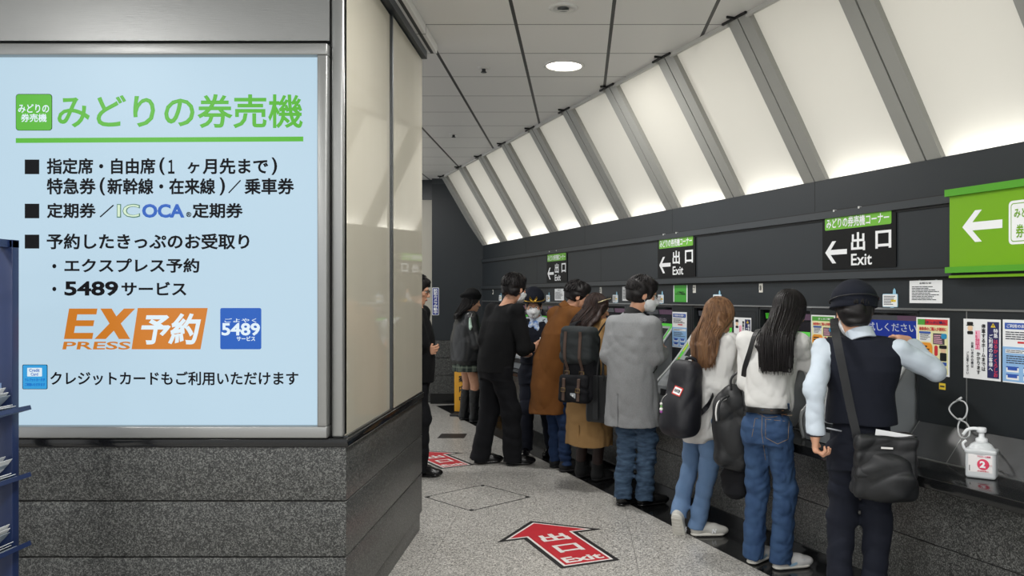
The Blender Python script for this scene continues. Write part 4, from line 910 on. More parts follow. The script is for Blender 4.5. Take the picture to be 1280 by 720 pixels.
C_NYLONN = mat('navy_black_nylon', '0c0e17', .6, bump=(30, .0015)); C_TIGHT = mat('dark_tights', '2a1d1c', .6, vary=(8, '33231f', .6)); C_SHOEB = mat('black_shoe_leather', '0c0c0d', .25); C_SHOEM = mat('black_shoe_mesh', '141517', .8, bump=(300, .0008)); C_PATENT = mat('black_patent', '08080a', .08)
C_SNW = mat('grey_white_shoe', 'b9b8b2', .7, bump=(200, .0006)); C_SOLE = mat('pale_sole', 'c9c7bf', .6, bump=(70, .003)); C_SNB = mat('white_shoe_leather', 'd0d0cf', .5); C_BLSW = mat('pale_blue_swoosh', '8fb0c8', .5)
C_STRAP = mat('brown_strap', '4a372d', .55); C_BUCK = mat('antique_buckle', '8a7550', .35, .8); C_THREAD = mat('seam_thread', '86745e', .7); C_LEATHB = mat('brown_leather_patch', '6e4c34', .6)
def plaid():
    m = mat('green_plaid', '2a3430', .9); nt = m.node_tree; N = nt.nodes.new; L = nt.links.new; b = nt.nodes['Principled BSDF']; tc = N('ShaderNodeTexCoord'); sx = N('ShaderNodeSeparateXYZ'); L(tc.outputs['Object'], sx.inputs[0]); acc = None
    for ax, sp in ((0, .035), (1, .035), (2, .035)):
        p = N('ShaderNodeMath'); p.operation = 'PINGPONG'; p.inputs[1].default_value = sp; L(sx.outputs[ax], p.inputs[0]); g = N('ShaderNodeMath'); g.operation = 'LESS_THAN'; g.inputs[1].default_value = .01; L(p.outputs[0], g.inputs[0])
        if acc is None: acc = g.outputs[0]
        else: q = N('ShaderNodeMath'); q.operation = 'ADD'; L(acc, q.inputs[0]); L(g.outputs[0], q.inputs[1]); acc = q.outputs[0]
    q = N('ShaderNodeMath'); q.operation = 'MULTIPLY'; q.inputs[1].default_value = .4; L(acc, q.inputs[0]); rp = N('ShaderNodeValToRGB'); rp.color_ramp.elements[0].color = (*srgb('1f2a26'), 1); rp.color_ramp.elements[1].color = (*srgb('6a7468'), 1)
    L(q.outputs[0], rp.inputs[0]); L(rp.outputs[0], b.inputs['Base Color']); return m
C_PLAID = plaid()
def DL(yaw, x, y, z): c, s = math.cos(R(yaw)), math.sin(R(yaw)); return (x*c+y*s, -x*s+y*c, z)
def ground(L, x, y): q = L(x, y, F*H/(y-PY)); return q[0], q[1]
def ring(name, S_, mt, root): return S_.obj(name, mt, root)
def logo_n(so, W_, Fm, sd):
    f = Flat(); f.text('N', -.013, -.014, .013, .014, M_WHITE, 0, .05, th=.004, shear=.2); o = f.build('logo', so); p = W_((.0435, .012, .042)); X_, Y_, Z_ = Fm[:, 1], -Fm[:, 0], Fm[:, 2]
    o.matrix_local = Matrix(((X_[0], Y_[0], Z_[0], p[0]), (X_[1], Y_[1], Z_[1], p[1]), (X_[2], Y_[2], Z_[2], p[2]), (0, 0, 0, 1)))
    g = MB()
    for i in range(7): y = -.11+.03*i; g.tube([W_((-.03, y, .002)), W_((.03, y+.004, .002))], .0035, C_SOLE, 5)
    g.build('tread', so)
def swoosh(so, W_, Fm, sd):
    f = Flat(); f.poly([(-.06, -.004), (-.045, -.017), (-.02, -.014), (.05, .016), (-.015, .004), (-.035, -.002), (-.045, .012)], C_BLSW, 0); f.v = [(x, y-.0 if y < -.0001 else y+.004, z) for x, y, z in f.v]; o = f.build('logo', so); p = W_((.0455, .0, .040)); X_, Y_, Z_ = Fm[:, 1], -Fm[:, 0], Fm[:, 2]
    o.matrix_local = Matrix(((X_[0], Y_[0], Z_[0], p[0]), (X_[1], Y_[1], Z_[1], p[1]), (X_[2], Y_[2], Z_[2], p[2]), (0, 0, 0, 1)))
    SDF(.003).ell(W_((0, -.122, .055)), (.03, .016, .028), 0, Fm).obj('heel_tab', C_BLSW, so)
# ------------------------------------------------------------------ staff member in the navy vest at machine 9
P, Y = (1.34, 3.93), -17; L = loc_of(P, Y); d0 = 3.93
rt, I = person('person in navy vest, round navy hat and pale blue shirt, with black hip bag', P, Y, dict(h=1.63, vox=.005, sh=(.0, .0, 1.30), head=L(1067, 391, 3.98), hrot=(12, 14, 0), face=True, mask=True,
    ra=(L(1168, 463, 3.88), L(1140, 432, 4.06), (DL(Y, -.1, .8, .35), DL(Y, -.2, .5, -.8), dict(curl=25))), la=(L(1018, 487, 3.84), L(1019, 541, 3.84), ((.0, .12, -1), (1, .1, 0), dict(curl=62, thumb=25, sz=.95))),
    rf=(.05, .0, -20, 0, 0), lf=(-.10, -.02, 5, 0, 0), hipx=.07, hair=dict(kind='short', th=.018, nape=-.1), sw=.165,
    tops=[dict(name='shirt', mat=C_SHIRT, secs=[(.97, .138, .095), (1.12, .13, .09), (1.22, .145, .092), (1.28, .11, .07), (1.335, .06, .052)], sl=(.052, .050, .040), tr=.036, wr=[(.005, 5, 2), (.0015, 12, 5)]),
          dict(name='vest', mat=C_NAVY, arms=False, secs=[(.945, .168, .126), (1.0, .164, .122), (1.1, .156, .118), (1.2, .176, .122), (1.27, .165, .106), (1.335, .085, .072)], neck=(.055, .06, .075), tr=.052, wr=[(.004, 4, 3)])],
    trousers=dict(mat=C_NAVY, r=(.076, .064, .060), w=.86, top=.97, wr=[(.005, 5, 4)]), shoe=dict(mat=C_SHOEB)))
T, hc, Hm, s = I['T'], I['hc'], I['Hm'], I['s']
def collar(rt, I, mt, r=.058, z0=.0, hgt=.035, up=.0):
    S_ = SDF(.004); nb = I['nb']; c = nb+V3((0, .0, z0)); u = I['hc']-nb; u = u/np.linalg.norm(u)
    S_.cone(c-u*.01, c+u*hgt, r*1.12, r*.98, 0, flat=2); S_.cone(c-u*.03, c+u*(hgt+.03), r*.9, r*.84, 0, mode='s'); return S_.obj('collar', mt, rt)
collar(rt, I, C_SHIRT, .064, .0, .045)
S_ = SDF(.004); S_.ell(T((0, -.02, .072)), V3((.104, .124, .060))*s, .01, Hm); S_.cone(T((0, -.02, .035)), T((0, -.02, .055)), .112*s, .112*s, .02); S_.ell(T((-.004, .02, .034)), V3((.120, .150, .026))*s, .02, Hm @ rotm(0, 0, -9)); S_.cut(T((0, 0, .022)), Hm @ V3((0, .12, -1)))
S_.obj('hat', C_NAVY, rt)
g = MB(); g.tube([T((.118*math.cos(a), -.022+.138*math.sin(a), .058)) for a in np.arange(40)*math.pi/20], .0035, mat('hat_ribbon', '0b0d15', .5), 6, closed=True); g.build('hat_band', rt)
g = MB(); w_ = L(1019, 539, 3.84); g.tube([V3((w_[0]+.034*math.cos(a), w_[1]+.034*math.sin(a), w_[2]-.012)) for a in np.arange(24)*math.pi/12], .010, mat('shirt_cuff_band', '1a1d28', .7), 8, closed=True); g.build('cuff_band', rt)
def welt(n, mt, p, q): g = MB(); g.tube([p, q], .004, mt, 6); g.build(n, rt)
welt('pocket_welt', mat('pocket_piping', '8a8d94', .5), L(1033, 535, 3.79), L(1052, 539, 3.78))
# black messenger bag
at = L(1106, 622, 3.75); b = worn('messenger_bag', P, Y, at, 'black nylon messenger bag with a document in it, hanging at the navy vest wearer\'s hip', 'bag')
O = V3((0, 0, 0)); S_ = SDF(.005); S_.box((0, 0, .155), (.135, .055, .155), .03, 0, rotm(12, 0, 3), taper=.06); S_.ell((0, -.05, .11), (.12, .035, .11), .04); S_.wrinkle(.006, 6, 4); S_.cut((0, 0, .285), (0, 0, 1)); S_.obj('bag_body', C_NYLON, b)
S_ = SDF(.005); S_.box((0, -.042, .19), (.136, .026, .10), .02, 0, rotm(12, 0, 3)); S_.wrinkle(.005, 7, 9); S_.obj('flap', C_NYLON, b)
g = MB(); g.box(-.02, -.079, .235, .03, -.075, .243, M_LAMPRIM); g.build('badge', b)
g = MB(); g.box(-.10, -.006, .02, .06, .0, .298, M_PAPER, Matrix.Rotation(R(8), 4, 'Y')); o_ = g.build('document', None); tag(o_, 'white document sticking out of the black messenger bag', 'document'); o_.matrix_world = b.matrix_basis @ Matrix.Translation((.02, .012, .0))
pts = [L(1043, 404, 3.90)+V3((.0, .03, .02)), L(1043, 408, 3.82), L(1047, 430, 3.775), L(1055, 470, 3.765), L(1063, 510, 3.765), L(1071, 545, 3.76), L(1076, 575, 3.755)]
g = MB(); g.ribbon(spline([V3(p)-at for p in pts], 6), .038, .005, C_NYLON, (1, .2, .2)); g.build('shoulder_strap', b)
# ------------------------------------------------------------------ long black hair, white sweater, jeans
P, Y = (1.07, 4.655), -38; L = loc_of(P, Y)
rf = ground(L, 982, 706); lf = ground(L, 949, 700)
def pockets(L, spec):
    def fn(tr, root):
        for nm, pts in spec:
            g = MB(); g.tube(spline(pts, 4), .0018, C_THREAD, 4); g.build(nm, tr)
    return fn
def belt(root, I, z, rx, ry, mt, dy=-.004, hh=.016):
    S_ = SDF(.004); q = I['spine'](z); S_.loft([(z-hh, rx, ry, q[0], q[1]+dy), (z+hh, rx*.985, ry*.985, q[0], q[1]+dy)], 0, 2.3); b = S_.obj('belt', mt, root); return b
rt, I = person('person with long straight black hair, white sweater and blue jeans, at machine 8', P, Y, dict(h=1.62, vox=.005, sh=(.01, .02, 1.295), head=L(988, 391, 4.76), hrot=(-6, 14, 0), sw=.158,
    ra=(L(1023, 474, 4.66), L(1026, 452, 4.93), (DL(Y, .7, .6, .3), DL(Y, -.5, .7, -.2), dict(curl=25))), la=(L(934, 478, 4.74), L(958, 462, 4.98), (DL(Y, .7, .6, .2), (1, 0, 0), dict(curl=25))),
    rf=(rf[0], rf[1]-.10, -36, 0, 0), lf=(lf[0], lf[1]-.09, -4, 0, 0), pel=(0, -.035, .86), hipx=.072, hair=dict(kind='long', len=.315, w=.105, d=.035, th=.016, n=420, dx=.05, wave=.004, phi=2.0, back=.15),
    tops=[dict(name='sweater', mat=C_WHITE, secs=[(.912, .122, .098), (.95, .132, .106), (1.05, .130, .104), (1.18, .146, .108), (1.26, .132, .090), (1.33, .062, .058)], sl=(.056, .054, .042), wr=[(.005, 5, 3, dict(stretch=(1, 1, .7))), (.003, 11, 6)], neck=(.07, .09, .07))],
    trousers=dict(name='jeans', mat=C_DENIM, r=(.072, .064, .062), top=.925, w=.74, drop=.045, wr=[(.004, 6, 5), (.006, 7, 8, dict(stretch=(.9, .9, 1.3), zr=(.05, .3)))][:1]+[(.003, 8, 8)]), shoe=dict(name='sneaker', mat=C_SNB, sole=.02, solem=C_SOLE, extra=[swoosh])))
belt(rt, I, .918, .133, .110, mat('black_belt_leather', '101011', .35))
def surf(rt, part, pts_dir, off=.004):
    """drop points on a garment: ray from outside towards its axis"""
    o = [c for c in rt.children if c.name.split('.')[0] == part][0]; from mathutils.bvhtree import BVHTree
    me = o.data; bv = BVHTree.FromPolygons([v.co for v in me.vertices], [tuple(p.vertices) for p in me.polygons]); out = []
    for p, dr in pts_dir:
        hit = bv.ray_cast(Vector(p), Vector(dr)); out.append(hit[0]+hit[1]*off if hit[0] is not None else Vector(p)+Vector(dr)*.2)
    return out, o
def stitch(rt, part, L, pix, d, name='pocket_seam', mt=None, rad=.0016, parent=None, n=5):
    """seam along image-space points dropped on the garment from the front"""
    c0 = np.array(L(PX, PY, 0)); pd = []
    dense = []
    for (x0, y0), (x1, y1) in zip(pix, pix[1:]): dense += [(x0+(x1-x0)*i/n, y0+(y1-y0)*i/n) for i in range(n)]
    for x, y in dense+[pix[-1]]: q = L(x, y, d); v = q-c0; v /= np.linalg.norm(v); pd.append((q-v*.6, v))
    pts, o = surf(rt, part, pd, rad*.4); g = MB(); g.tube(pts, rad, mt or C_THREAD, 4); return g.build(name, o)
stitch(rt, 'jeans', L, [(957, 524), (986, 527), (985, 549), (972, 555), (957, 547), (957, 524)], 4.7)
stitch(rt, 'jeans', L, [(948, 523), (944, 523), (940, 546)], 4.7)
stitch(rt, 'jeans', L, [(944, 515), (958, 522), (990, 519)], 4.7, 'yoke_seam'); stitch(rt, 'jeans', L, [(953, 516), (952, 540), (957, 575)], 4.7, 'back_seam')
q, o = surf(rt, 'jeans', [(V3(L(970, 513, 4.7))-V3((0, .5, 0))+V3((0, 0, 0)), (0, 1, 0))]); g = MB(); c_ = V3(L(970, 513, 4.62)); n_ = Vector(L(970, 513, 4.62)-L(970, 513, 3.6)).normalized()
def patch(rt, part, L, x0, y0, x1, y1, d, name, mt, off=.004):
    c0 = np.array(L(PX, PY, 0)); pd = []
    for x, y in ((x0, y0), (x1, y0), (x1, y1), (x0, y1)): q = L(x, y, d); v = q-c0; v /= np.linalg.norm(v); pd.append((q-v*.6, v))
    pts, o = surf(rt, part, pd, off); pts = [V3(p) for p in pts]; nn = np.cross(pts[1]-pts[0], pts[3]-pts[0]); nn /= np.linalg.norm(nn)
    return MB().prism(pts, Vector(nn*.003), mt).build(name, o)
patch(rt, 'belt', L, 963, 506, 979, 513, 4.7, 'leather_patch', C_LEATHB)
for x in (953.5, 985.5): patch(rt, 'belt', L, x-1.4, 505, x+1.4, 512, 4.7, 'belt_loop', C_DENIM)
# her backpack and a soft dark bag, both on the image side of her hip
at = L(921, 588, 4.86); b = worn('backpack', P, Y, at, 'plain black nylon backpack slung from one shoulder of the woman in the white sweater', 'backpack')
Rb = rotm(30, 0, 8); S_ = SDF(.005); S_.box((0, 0, .25), (.115, .085, .245), .07, 0, Rb, taper=-.05); S_.ell((-.075, -.03, .29), (.06, .10, .15), .05); S_.wrinkle(.007, 5, 3, (1, 1, .5)); S_.obj('bag_body', C_NYLON, b)
L2 = lambda x, y, d: V3(L(x, y, d))-at
g = MB(); g.tube(spline([L2(908, 498, 4.72), L2(898, 503, 4.70), L2(895, 515, 4.70), L2(896, 526, 4.70)], 5), .006, M_LAMPRIM, 6); g.tube(spline([L2(911, 495, 4.72), L2(901, 501, 4.695), L2(897.5, 514, 4.695), L2(898, 526, 4.695)], 5), .008, C_LEATHER, 6); g.build('zip', b)
g = MB(); g.tube(spline([L2(914, 488, 4.8), L2(914, 474, 4.8), L2(922, 466, 4.8), L2(934, 466, 4.8), L2(937, 478, 4.8)], 6), .007, C_NYLON, 8); g.build('grab_handle', b)
g = MB(); g.ribbon(spline([L2(948, 412, 4.68), L2(943, 420, 4.63), L2(937, 440, 4.62), L2(931, 460, 4.66), L2(929, 478, 4.72)], 6), .032, .006, C_NYLON, (1, -.3, 0)); g.ribbon(spline([L2(929, 476, 4.72), L2(933, 500, 4.69), L2(936, 545, 4.68), L2(940, 585, 4.69)], 6), .034, .009, C_LEATHER, (1, .2, 0)); g.build('shoulder_strap', b)
at2 = L(921, 622, 4.92); b2 = worn('carrier_bag', P, Y, at2, 'soft black bag hanging beneath the plain black nylon backpack', 'bag')
S_ = SDF(.006); S_.loft([(0, .045, .04, 0, 0), (.03, .085, .065, 0, 0), (.13, .095, .07, 0, 0), (.22, .06, .05, .01, .0)], .02); S_.wrinkle(.008, 6, 6, (1, 1, .5)); S_.obj('bag_body', C_BLKT, b2)
g = MB(); g.tube(spline([(-.03, 0, .2), (-.02, 0, .24), (.02, .0, .25), (.05, 0, .23), (.04, 0, .2)], 5), .006, C_BLKT, 6); g.build('handle', b2)
# ------------------------------------------------------------------ light brown hair, white shirt
P, Y = (.80, 5.30), -58; L = loc_of(P, Y); rf = ground(L, 878, 668); lf = ground(L, 853, 674)
rt, I = person('person with long light brown hair, loose white shirt and light jeans, one heel raised', P, Y, dict(h=1.58, vox=.0055, sh=L(893, 426, 5.28), head=L(900, 397, 5.29), hrot=(-8, 18, 0), sw=.15, pel=(.0, -.03, .83),
    ra=(L(903, 487, 5.13), L(921, 461, 5.19), (DL(Y, .6, .3, .5), DL(Y, -.4, .8, -.2), dict(curl=20))), la=(L(884, 480, 5.42), L(900, 465, 5.50), (DL(Y, .85, .45, .2), (1, 0, 0), dict(curl=20))),
    rf=(rf[0]+.0, rf[1]-.06, -28, 0, 0), lf=(lf[0]-.02, lf[1]-.06, 34, 62, .03), hairm=M_HAIRB, hair=dict(kind='long', len=.31, w=.115, d=.05, th=.016, n=420, dx=.03, wave=.008, phi=2.3, front=.95, back=.125),
    tops=[dict(name='shirt', mat=C_LINEN, secs=[(.62, .10, .08, -.02), (.66, .145, .115, -.01), (.85, .165, .138), (1.02, .152, .122), (1.15, .155, .115), (1.22, .125, .09), (1.28, .062, .058)], sl=(.062, .060, .044), wr=[(.007, 4.5, 3, dict(stretch=(1, 1, .6))), (.004, 11, 6)])],
    trousers=dict(name='jeans', mat=C_DENIML, r=(.074, .058, .055), top=.88, w=.80, drop=.03, wr=[(.005, 6, 5)]), shoe=dict(name='sneaker', mat=C_SNW, solem=C_SOLE, extra=[logo_n])))
at = L(851, 545, 5.11)+V3((0, .02, 0)); b = worn('backpack', P, Y, at, 'navy black backpack with a small white and red label, worn over the loose white shirt', 'backpack')
S_ = SDF(.005); Rb = rotm(10, 10, 0); S_.box((0, 0, .235), (.112, .088, .235), .07, 0, Rb, taper=.14); S_.ell((0, -.06, .13), (.115, .07, .13), .05); S_.wrinkle(.004, 6, 3); S_.obj('bag_body', C_NYLONN, b); L2 = lambda x, y, d: V3(L(x, y, d))-at
g = MB(); g.tube(spline([L2(856, 457, 5.2), L2(859, 448, 5.18), L2(868, 449, 5.18), L2(872, 457, 5.18)], 5), .011, C_NYLONN, 8); g.build('grab_handle', b)
g = MB(); g.ribbon(spline([L2(872, 520, 5.12), L2(884, 508, 5.10), L2(892, 492, 5.12)], 5), .03, .005, C_NYLONN, (.2, .1, 1)); g.ribbon(spline([L2(872, 456, 5.2), L2(886, 437, 5.2), L2(901, 438, 5.2)], 5), .045, .008, C_NYLONN, (.6, -.6, .2)); g.build('shoulder_strap', b)
def onface(b, part, x0, y0, x1, y1, d, name, draw, roll=0):
    """flat badge laid on a bag face seen at the given pixels"""
    o = [c for c in b.children if c.name.split('.')[0] == part][0]; from mathutils.bvhtree import BVHTree
    bv = BVHTree.FromPolygons([v.co for v in o.data.vertices], [tuple(p.vertices) for p in o.data.polygons]); c0 = V3(L(PX, PY, 0))-at; hit = []
    for x, y in ((x0, y0), (x1, y0), (x0, y1), (x1, y1), ((x0+x1)/2, (y0+y1)/2)):
        q = V3(L(x, y, d))-at; v = q-c0; v /= np.linalg.norm(v); h_ = bv.ray_cast(Vector(q-v*.6), Vector(v)); hit.append((h_[0], h_[1]) if h_[0] is not None else (Vector(q), Vector(-v)))
    xa = ((hit[1][0]-hit[0][0])+(hit[3][0]-hit[2][0])).normalized(); up = ((hit[0][0]-hit[2][0])+(hit[1][0]-hit[3][0])); up = (up-xa*up.dot(xa)); w, h = ((hit[1][0]-hit[0][0]).length+(hit[3][0]-hit[2][0]).length)/2, up.length/2; up.normalize(); nn = xa.cross(up)   # nn faces away from the bag
    c = hit[4][0]+nn*.004; M = Matrix(((xa.x, -nn.x, up.x, c.x), (xa.y, -nn.y, up.y, c.y), (xa.z, -nn.z, up.z, c.z), (0, 0, 0, 1))) @ Matrix.Rotation(R(roll), 4, 'Y')
    f = Flat(lambda u: (u-.5)*w, lambda v: (.5-v)*h); draw(f); k = f.build(name, b); k.matrix_local = M; return k
def dr(f): f.rect(-.05, 1.1, 1.05, -.1, mat('label_red', 'c43a35', .5), 0, r=.004, th=.004); f.rect(.04, .95, .96, .05, M_WHITE, 1, r=.003); f.text('HUNTER', .12, .72, .88, .28, M_BLACK, 2, .03)
onface(b, 'bag_body', 842, 484.5, 852.5, 493.5, 5.1, 'brand_label', dr, roll=18)
bt = worn('water_bottle', P, Y, L(864.5, 517, 5.04), 'small clear drink bottle with a blue cap in the backpack side pocket', 'bottle')
g = MB(); g.lathe([(0, 0), (.026, 0), (.029, .008), (.029, .035), (.026, .04), (.029, .045), (.028, .06), (.014, .078), (.013, .085)], mat('clear_plastic', 'c5d2d8', .08, trans=.85), n=20); g.build('bottle_body', bt)
MB().lathe([(0, .1), (.0145, .1), (.016, .098), (.016, .083), (0, .083)], mat('cap_blue', '4ea9cf', .35), n=20, caps=False).build('cap', bt)
S_ = SDF(.004); S_.box(L(864, 522, 5.085)-at, (.05, .04, .06), .025, 0, rotm(10)); S_.obj('side_pocket', C_NYLONN, b)
ch = worn('key_charm', P, Y, L(826.5, 515, 5.02), 'little beaded charm dangling from the navy black backpack', 'charm')
g = MB(); g.tube(spline([(0.02, 0.03, .11), (.01, .01, .09), (0, 0, .06), (0, 0, .03)], 4), .003, M_STEEL, 6); g.build('chain', ch)
for z, c_, r_ in ((.05, 'd8d8d2', .009), (.034, '6aa05a', .008), (.018, 'e4e2e0', .011), (.002, '9c4a9c', .009)): MB().lathe([(.0, -r_)]+[(r_*math.cos(a), r_*math.sin(a)) for a in np.linspace(-1.3, 1.3, 8)]+[(0, r_)], mat('bead_'+c_, c_, .3), n=12, c=(0, 0, z), caps=False).build('bead', ch)
# ------------------------------------------------------------------ man in the grey coat
P, Y = (.40, 6.07), -42; L = loc_of(P, Y); rf = ground(L, 806, 632); lf = ground(L, 780, 631)
rt, I = person('person in knee length grey coat with faded jeans, glasses and white mask, at machine 6', P, Y, dict(h=1.72, vox=.0055, sh=L(791, 402, 6.07), head=L(804, 368, 6.12), hrot=(-40, 10, 0), face=True, mask=True, glasses=True, sw=.172, pel=(-.02, 0, .91), drop=(-.015, -.015),
    ra=(L(820, 447, 5.98), L(829, 442, 6.2), (DL(Y, .3, .95, .1), DL(Y, -.5, .8, 0), {})), la=(L(760, 444, 6.16), L(795, 440, 6.4), (DL(Y, .8, .6, .1), (1, 0, 0), {})),
    rf=(rf[0], rf[1]-.03, -22, 0, 0), lf=(lf[0], lf[1]-.03, -12, 0, 0), hair=dict(kind='short', th=.024, nape=-.085, n=300, lift=.0),
    tops=[dict(name='coat', mat=C_GREY, secs=[(.60, .213, .16), (.75, .205, .160), (.95, .192, .158), (1.12, .184, .142), (1.26, .190, .125), (1.36, .150, .098), (1.42, .072, .066)], sl=(.064, .062, .052), tr=.048, wr=[(.004, 3.5, 3, dict(stretch=(1, 1, .4))), (.002, 9, 6)],
        extra=[lambda S_: S_.box((-.03, -.155, .70), (.004, .05, .14), .003, .006, None, 's')])],
    trousers=dict(name='jeans', mat=C_DENIMD, r=(.088, .074, .066), top=.98, drop=.03, wr=[(.006, 7, 5, dict(stretch=(.9, .9, 1.3))), (.004, 14, 9)]), shoe=dict(mat=C_SHOEB)))
collar(rt, I, mat('black_velvet_collar', '131416', .9), .068, -.01, .05)
stitch(rt, 'coat', L, [(816, 466), (820, 461), (821, 457)], 5.95, 'pocket_flap', M_GAP, .005)
# ------------------------------------------------------------------ tan coat and backpack
P, Y = (.09, 6.78), -38; L = loc_of(P, Y); rf = ground(L, 746, 601); lf = ground(L, 726, 597)
rt, I = person('person in tan coat with dark brown hair, sunglasses pushed up on the head', P, Y, dict(h=1.60, vox=.006, sh=L(741, 407, 6.93), head=L(747, 386, 6.94), hrot=(-34, 12, 0), face=True, sw=.155, pel=(-.02, 0, .85),
    ra=(L(768, 442, 6.84), L(770, 424, 7.06), (DL(Y, .7, .6, .2), DL(Y, -.5, .8, 0), {})), la=(L(727, 440, 6.88), L(744, 432, 6.98), (DL(Y, .7, .6, .2), (1, 0, 0), {})),
    rf=(rf[0], rf[1]-.02, -10, 0, 0), lf=(lf[0], lf[1]-.02, 0, 0, 0), hairm=M_HAIRD, hair=dict(kind='long', len=.29, w=.095, d=.035, th=.016, n=320, dx=-.05, wave=.01, phi=2.2, back=.15), legr=(.06, .044, .030),
    tops=[dict(name='coat', mat=C_TAN, secs=[(.33, .20, .16), (.6, .192, .15), (.9, .168, .132), (1.08, .16, .125), (1.2, .162, .118), (1.27, .13, .095), (1.33, .065, .06)], sl=(.062, .058, .048), wr=[(.005, 3.5, 3, dict(stretch=(1, 1, .4))), (.003, 10, 6)],
        extra=[lambda S_: S_.box((-.005, -.16, .43), (.003, .05, .12), .002, .006, None, 's')])],
    trousers=dict(name='tights', mat=C_TIGHT, r=(.078, .056, .040), w=.8, top=.9), shoe=dict(name='ankle_boot', mat=C_SHOEM, high=.07, rt=.046)))
T, s = I['T'], I['s']; g = MB()
for sx in (-1, 1): g.tube([T((sx*.034+.030*math.cos(a), .085+.006*math.sin(a), .108+.022*math.sin(a))) for a in np.arange(12)*math.pi/6], .003, M_FRAME, 6, closed=True); g.tube([T(p) for p in ((sx*.066, .08, .112), (sx*.092, .02, .085), (sx*.098, -.04, .05))], .004, mat('pale_gold_arm', 'd8c9a0', .3, .4), 6)
g.tube([T((-.005, .087, .114)), T((.005, .087, .114))], .003, M_FRAME, 5); g.build('sunglasses', rt)
at = L(727, 502, 6.56); b = worn('backpack', P, Y, at, 'black flap backpack with two brown leather straps worn over the tan coat', 'backpack'); L2 = lambda x, y, d: V3(L(x, y, d))-at
Rb = rotm(4, 4, 0); S_ = SDF(.005); S_.box((0, 0, .28), (.147, .085, .275), .06, 0, Rb, taper=.06); S_.wrinkle(.004, 5, 3); S_.obj('bag_body', C_BLKT, b)
S_ = SDF(.005); S_.box((0, -.03, .45), (.150, .085, .15), .05, 0, Rb); S_.wrinkle(.004, 6, 4); S_.obj('flap', mat('charcoal_canvas', '1f2426', .85, bump=(300, .0006)), b)
S_ = SDF(.005); S_.box((0, -.085, .11), (.135, .05, .11), .03, 0, Rb); S_.wrinkle(.003, 7, 4); S_.obj('front_pocket', C_BLKT, b)
def strapline(name, x, y0, y1, mt, w=.026):
    o = b; from mathutils.bvhtree import BVHTree; V = []; Fq = []
    for c in b.children:
        if c.name.split('.')[0] in ('bag_body', 'flap', 'front_pocket'):
            n0 = len(V); V += [v.co.copy() for v in c.data.vertices]; Fq += [tuple(i+n0 for i in p.vertices) for p in c.data.polygons]
    bv = BVHTree.FromPolygons(V, Fq); pts = []
    for z in np.linspace(y0, y1, 14):
        h_ = bv.ray_cast(Vector((x, -.6, z)), Vector((0, 1, 0)))
        if h_[0] is not None: pts.append(h_[0]+Vector((0, -.004, 0)))
    MB().ribbon(pts, w, .005, mt, (1, 0, 0)).build(name, b); return pts
for x in (-.07, .07):
    p = strapline('leather_strap', x, .56, .02, C_STRAP); zb = min(p, key=lambda q: abs(q.z-.215))
    g = MB(); g.tube([zb+Vector((.022*sx, -.004, .02*sz)) for sx, sz in ((-1, -1), (1, -1), (1, 1), (-1, 1))], .004, C_BUCK, 6, closed=True); g.build('buckle', b)
    zb = min(p, key=lambda q: abs(q.z-.10)); g = MB(); g.tube([zb+Vector((.02*sx, -.004, .014*sz)) for sx, sz in ((-1, -1), (1, -1), (1, 1), (-1, 1))], .0035, C_BUCK, 6, closed=True); g.build('buckle', b)
f = Flat(); f.rect(-.026, .04, .026, .085, M_GREYP, 0, r=.003, th=.003); f.poly([(-.008, .07), (0, .055), (.008, .07), (.004, .074), (0, .066), (-.004, .074)], M_WHITE, 2); o = f.build('brand_label', b); o.location = (0.02, -.140, -.004)
g = MB(); g.ribbon(spline([L2(746, 420, 6.60), L2(752, 410, 6.60), L2(758, 402, 6.68), L2(760, 400, 6.80)], 5), .06, .012, C_BLKT, (.7, -.5, .4)); g.ribbon(spline([L2(712, 418, 6.60), L2(716, 406, 6.64), L2(722, 402, 6.76)], 5), .06, .012, C_BLKT, (.8, .3, .2)); g.build('shoulder_strap', b)
at = L(750, 528, 6.46); b = worn('tote_bag', P, Y, at, 'black leather tote hanging between the flap backpack and the grey coat', 'bag')
S_ = SDF(.005); S_.box((0, 0, .19), (.105, .05, .19), .02, 0, rotm(8), taper=.0); S_.cut((0, 0, .372), (0, 0, 1)); S_.wrinkle(.003, 4, 5); S_.obj('bag_body', C_LEATHER, b)
for y_ in (-.04, .03): g = MB(); g.tube(spline([(-.0, y_, .33), (.01, y_, .45), (.035, y_, .53), (.06, y_, .45), (.065, y_, .33)], 5), .008, C_LEATHER, 8); g.build('handle', b)
g = MB(); g.ribbon([(.0, -.058, .37), (0, -.06, .2), (0, -.06, .03)], .05, .004, C_LEATHER, (1, 0, 0)); g.lathe([(0, 0), (.007, 0), (.005, .006), (0, .007)], C_BUCK, 10, (-.075, -.055, .33)); g.build('trim_strip', b)
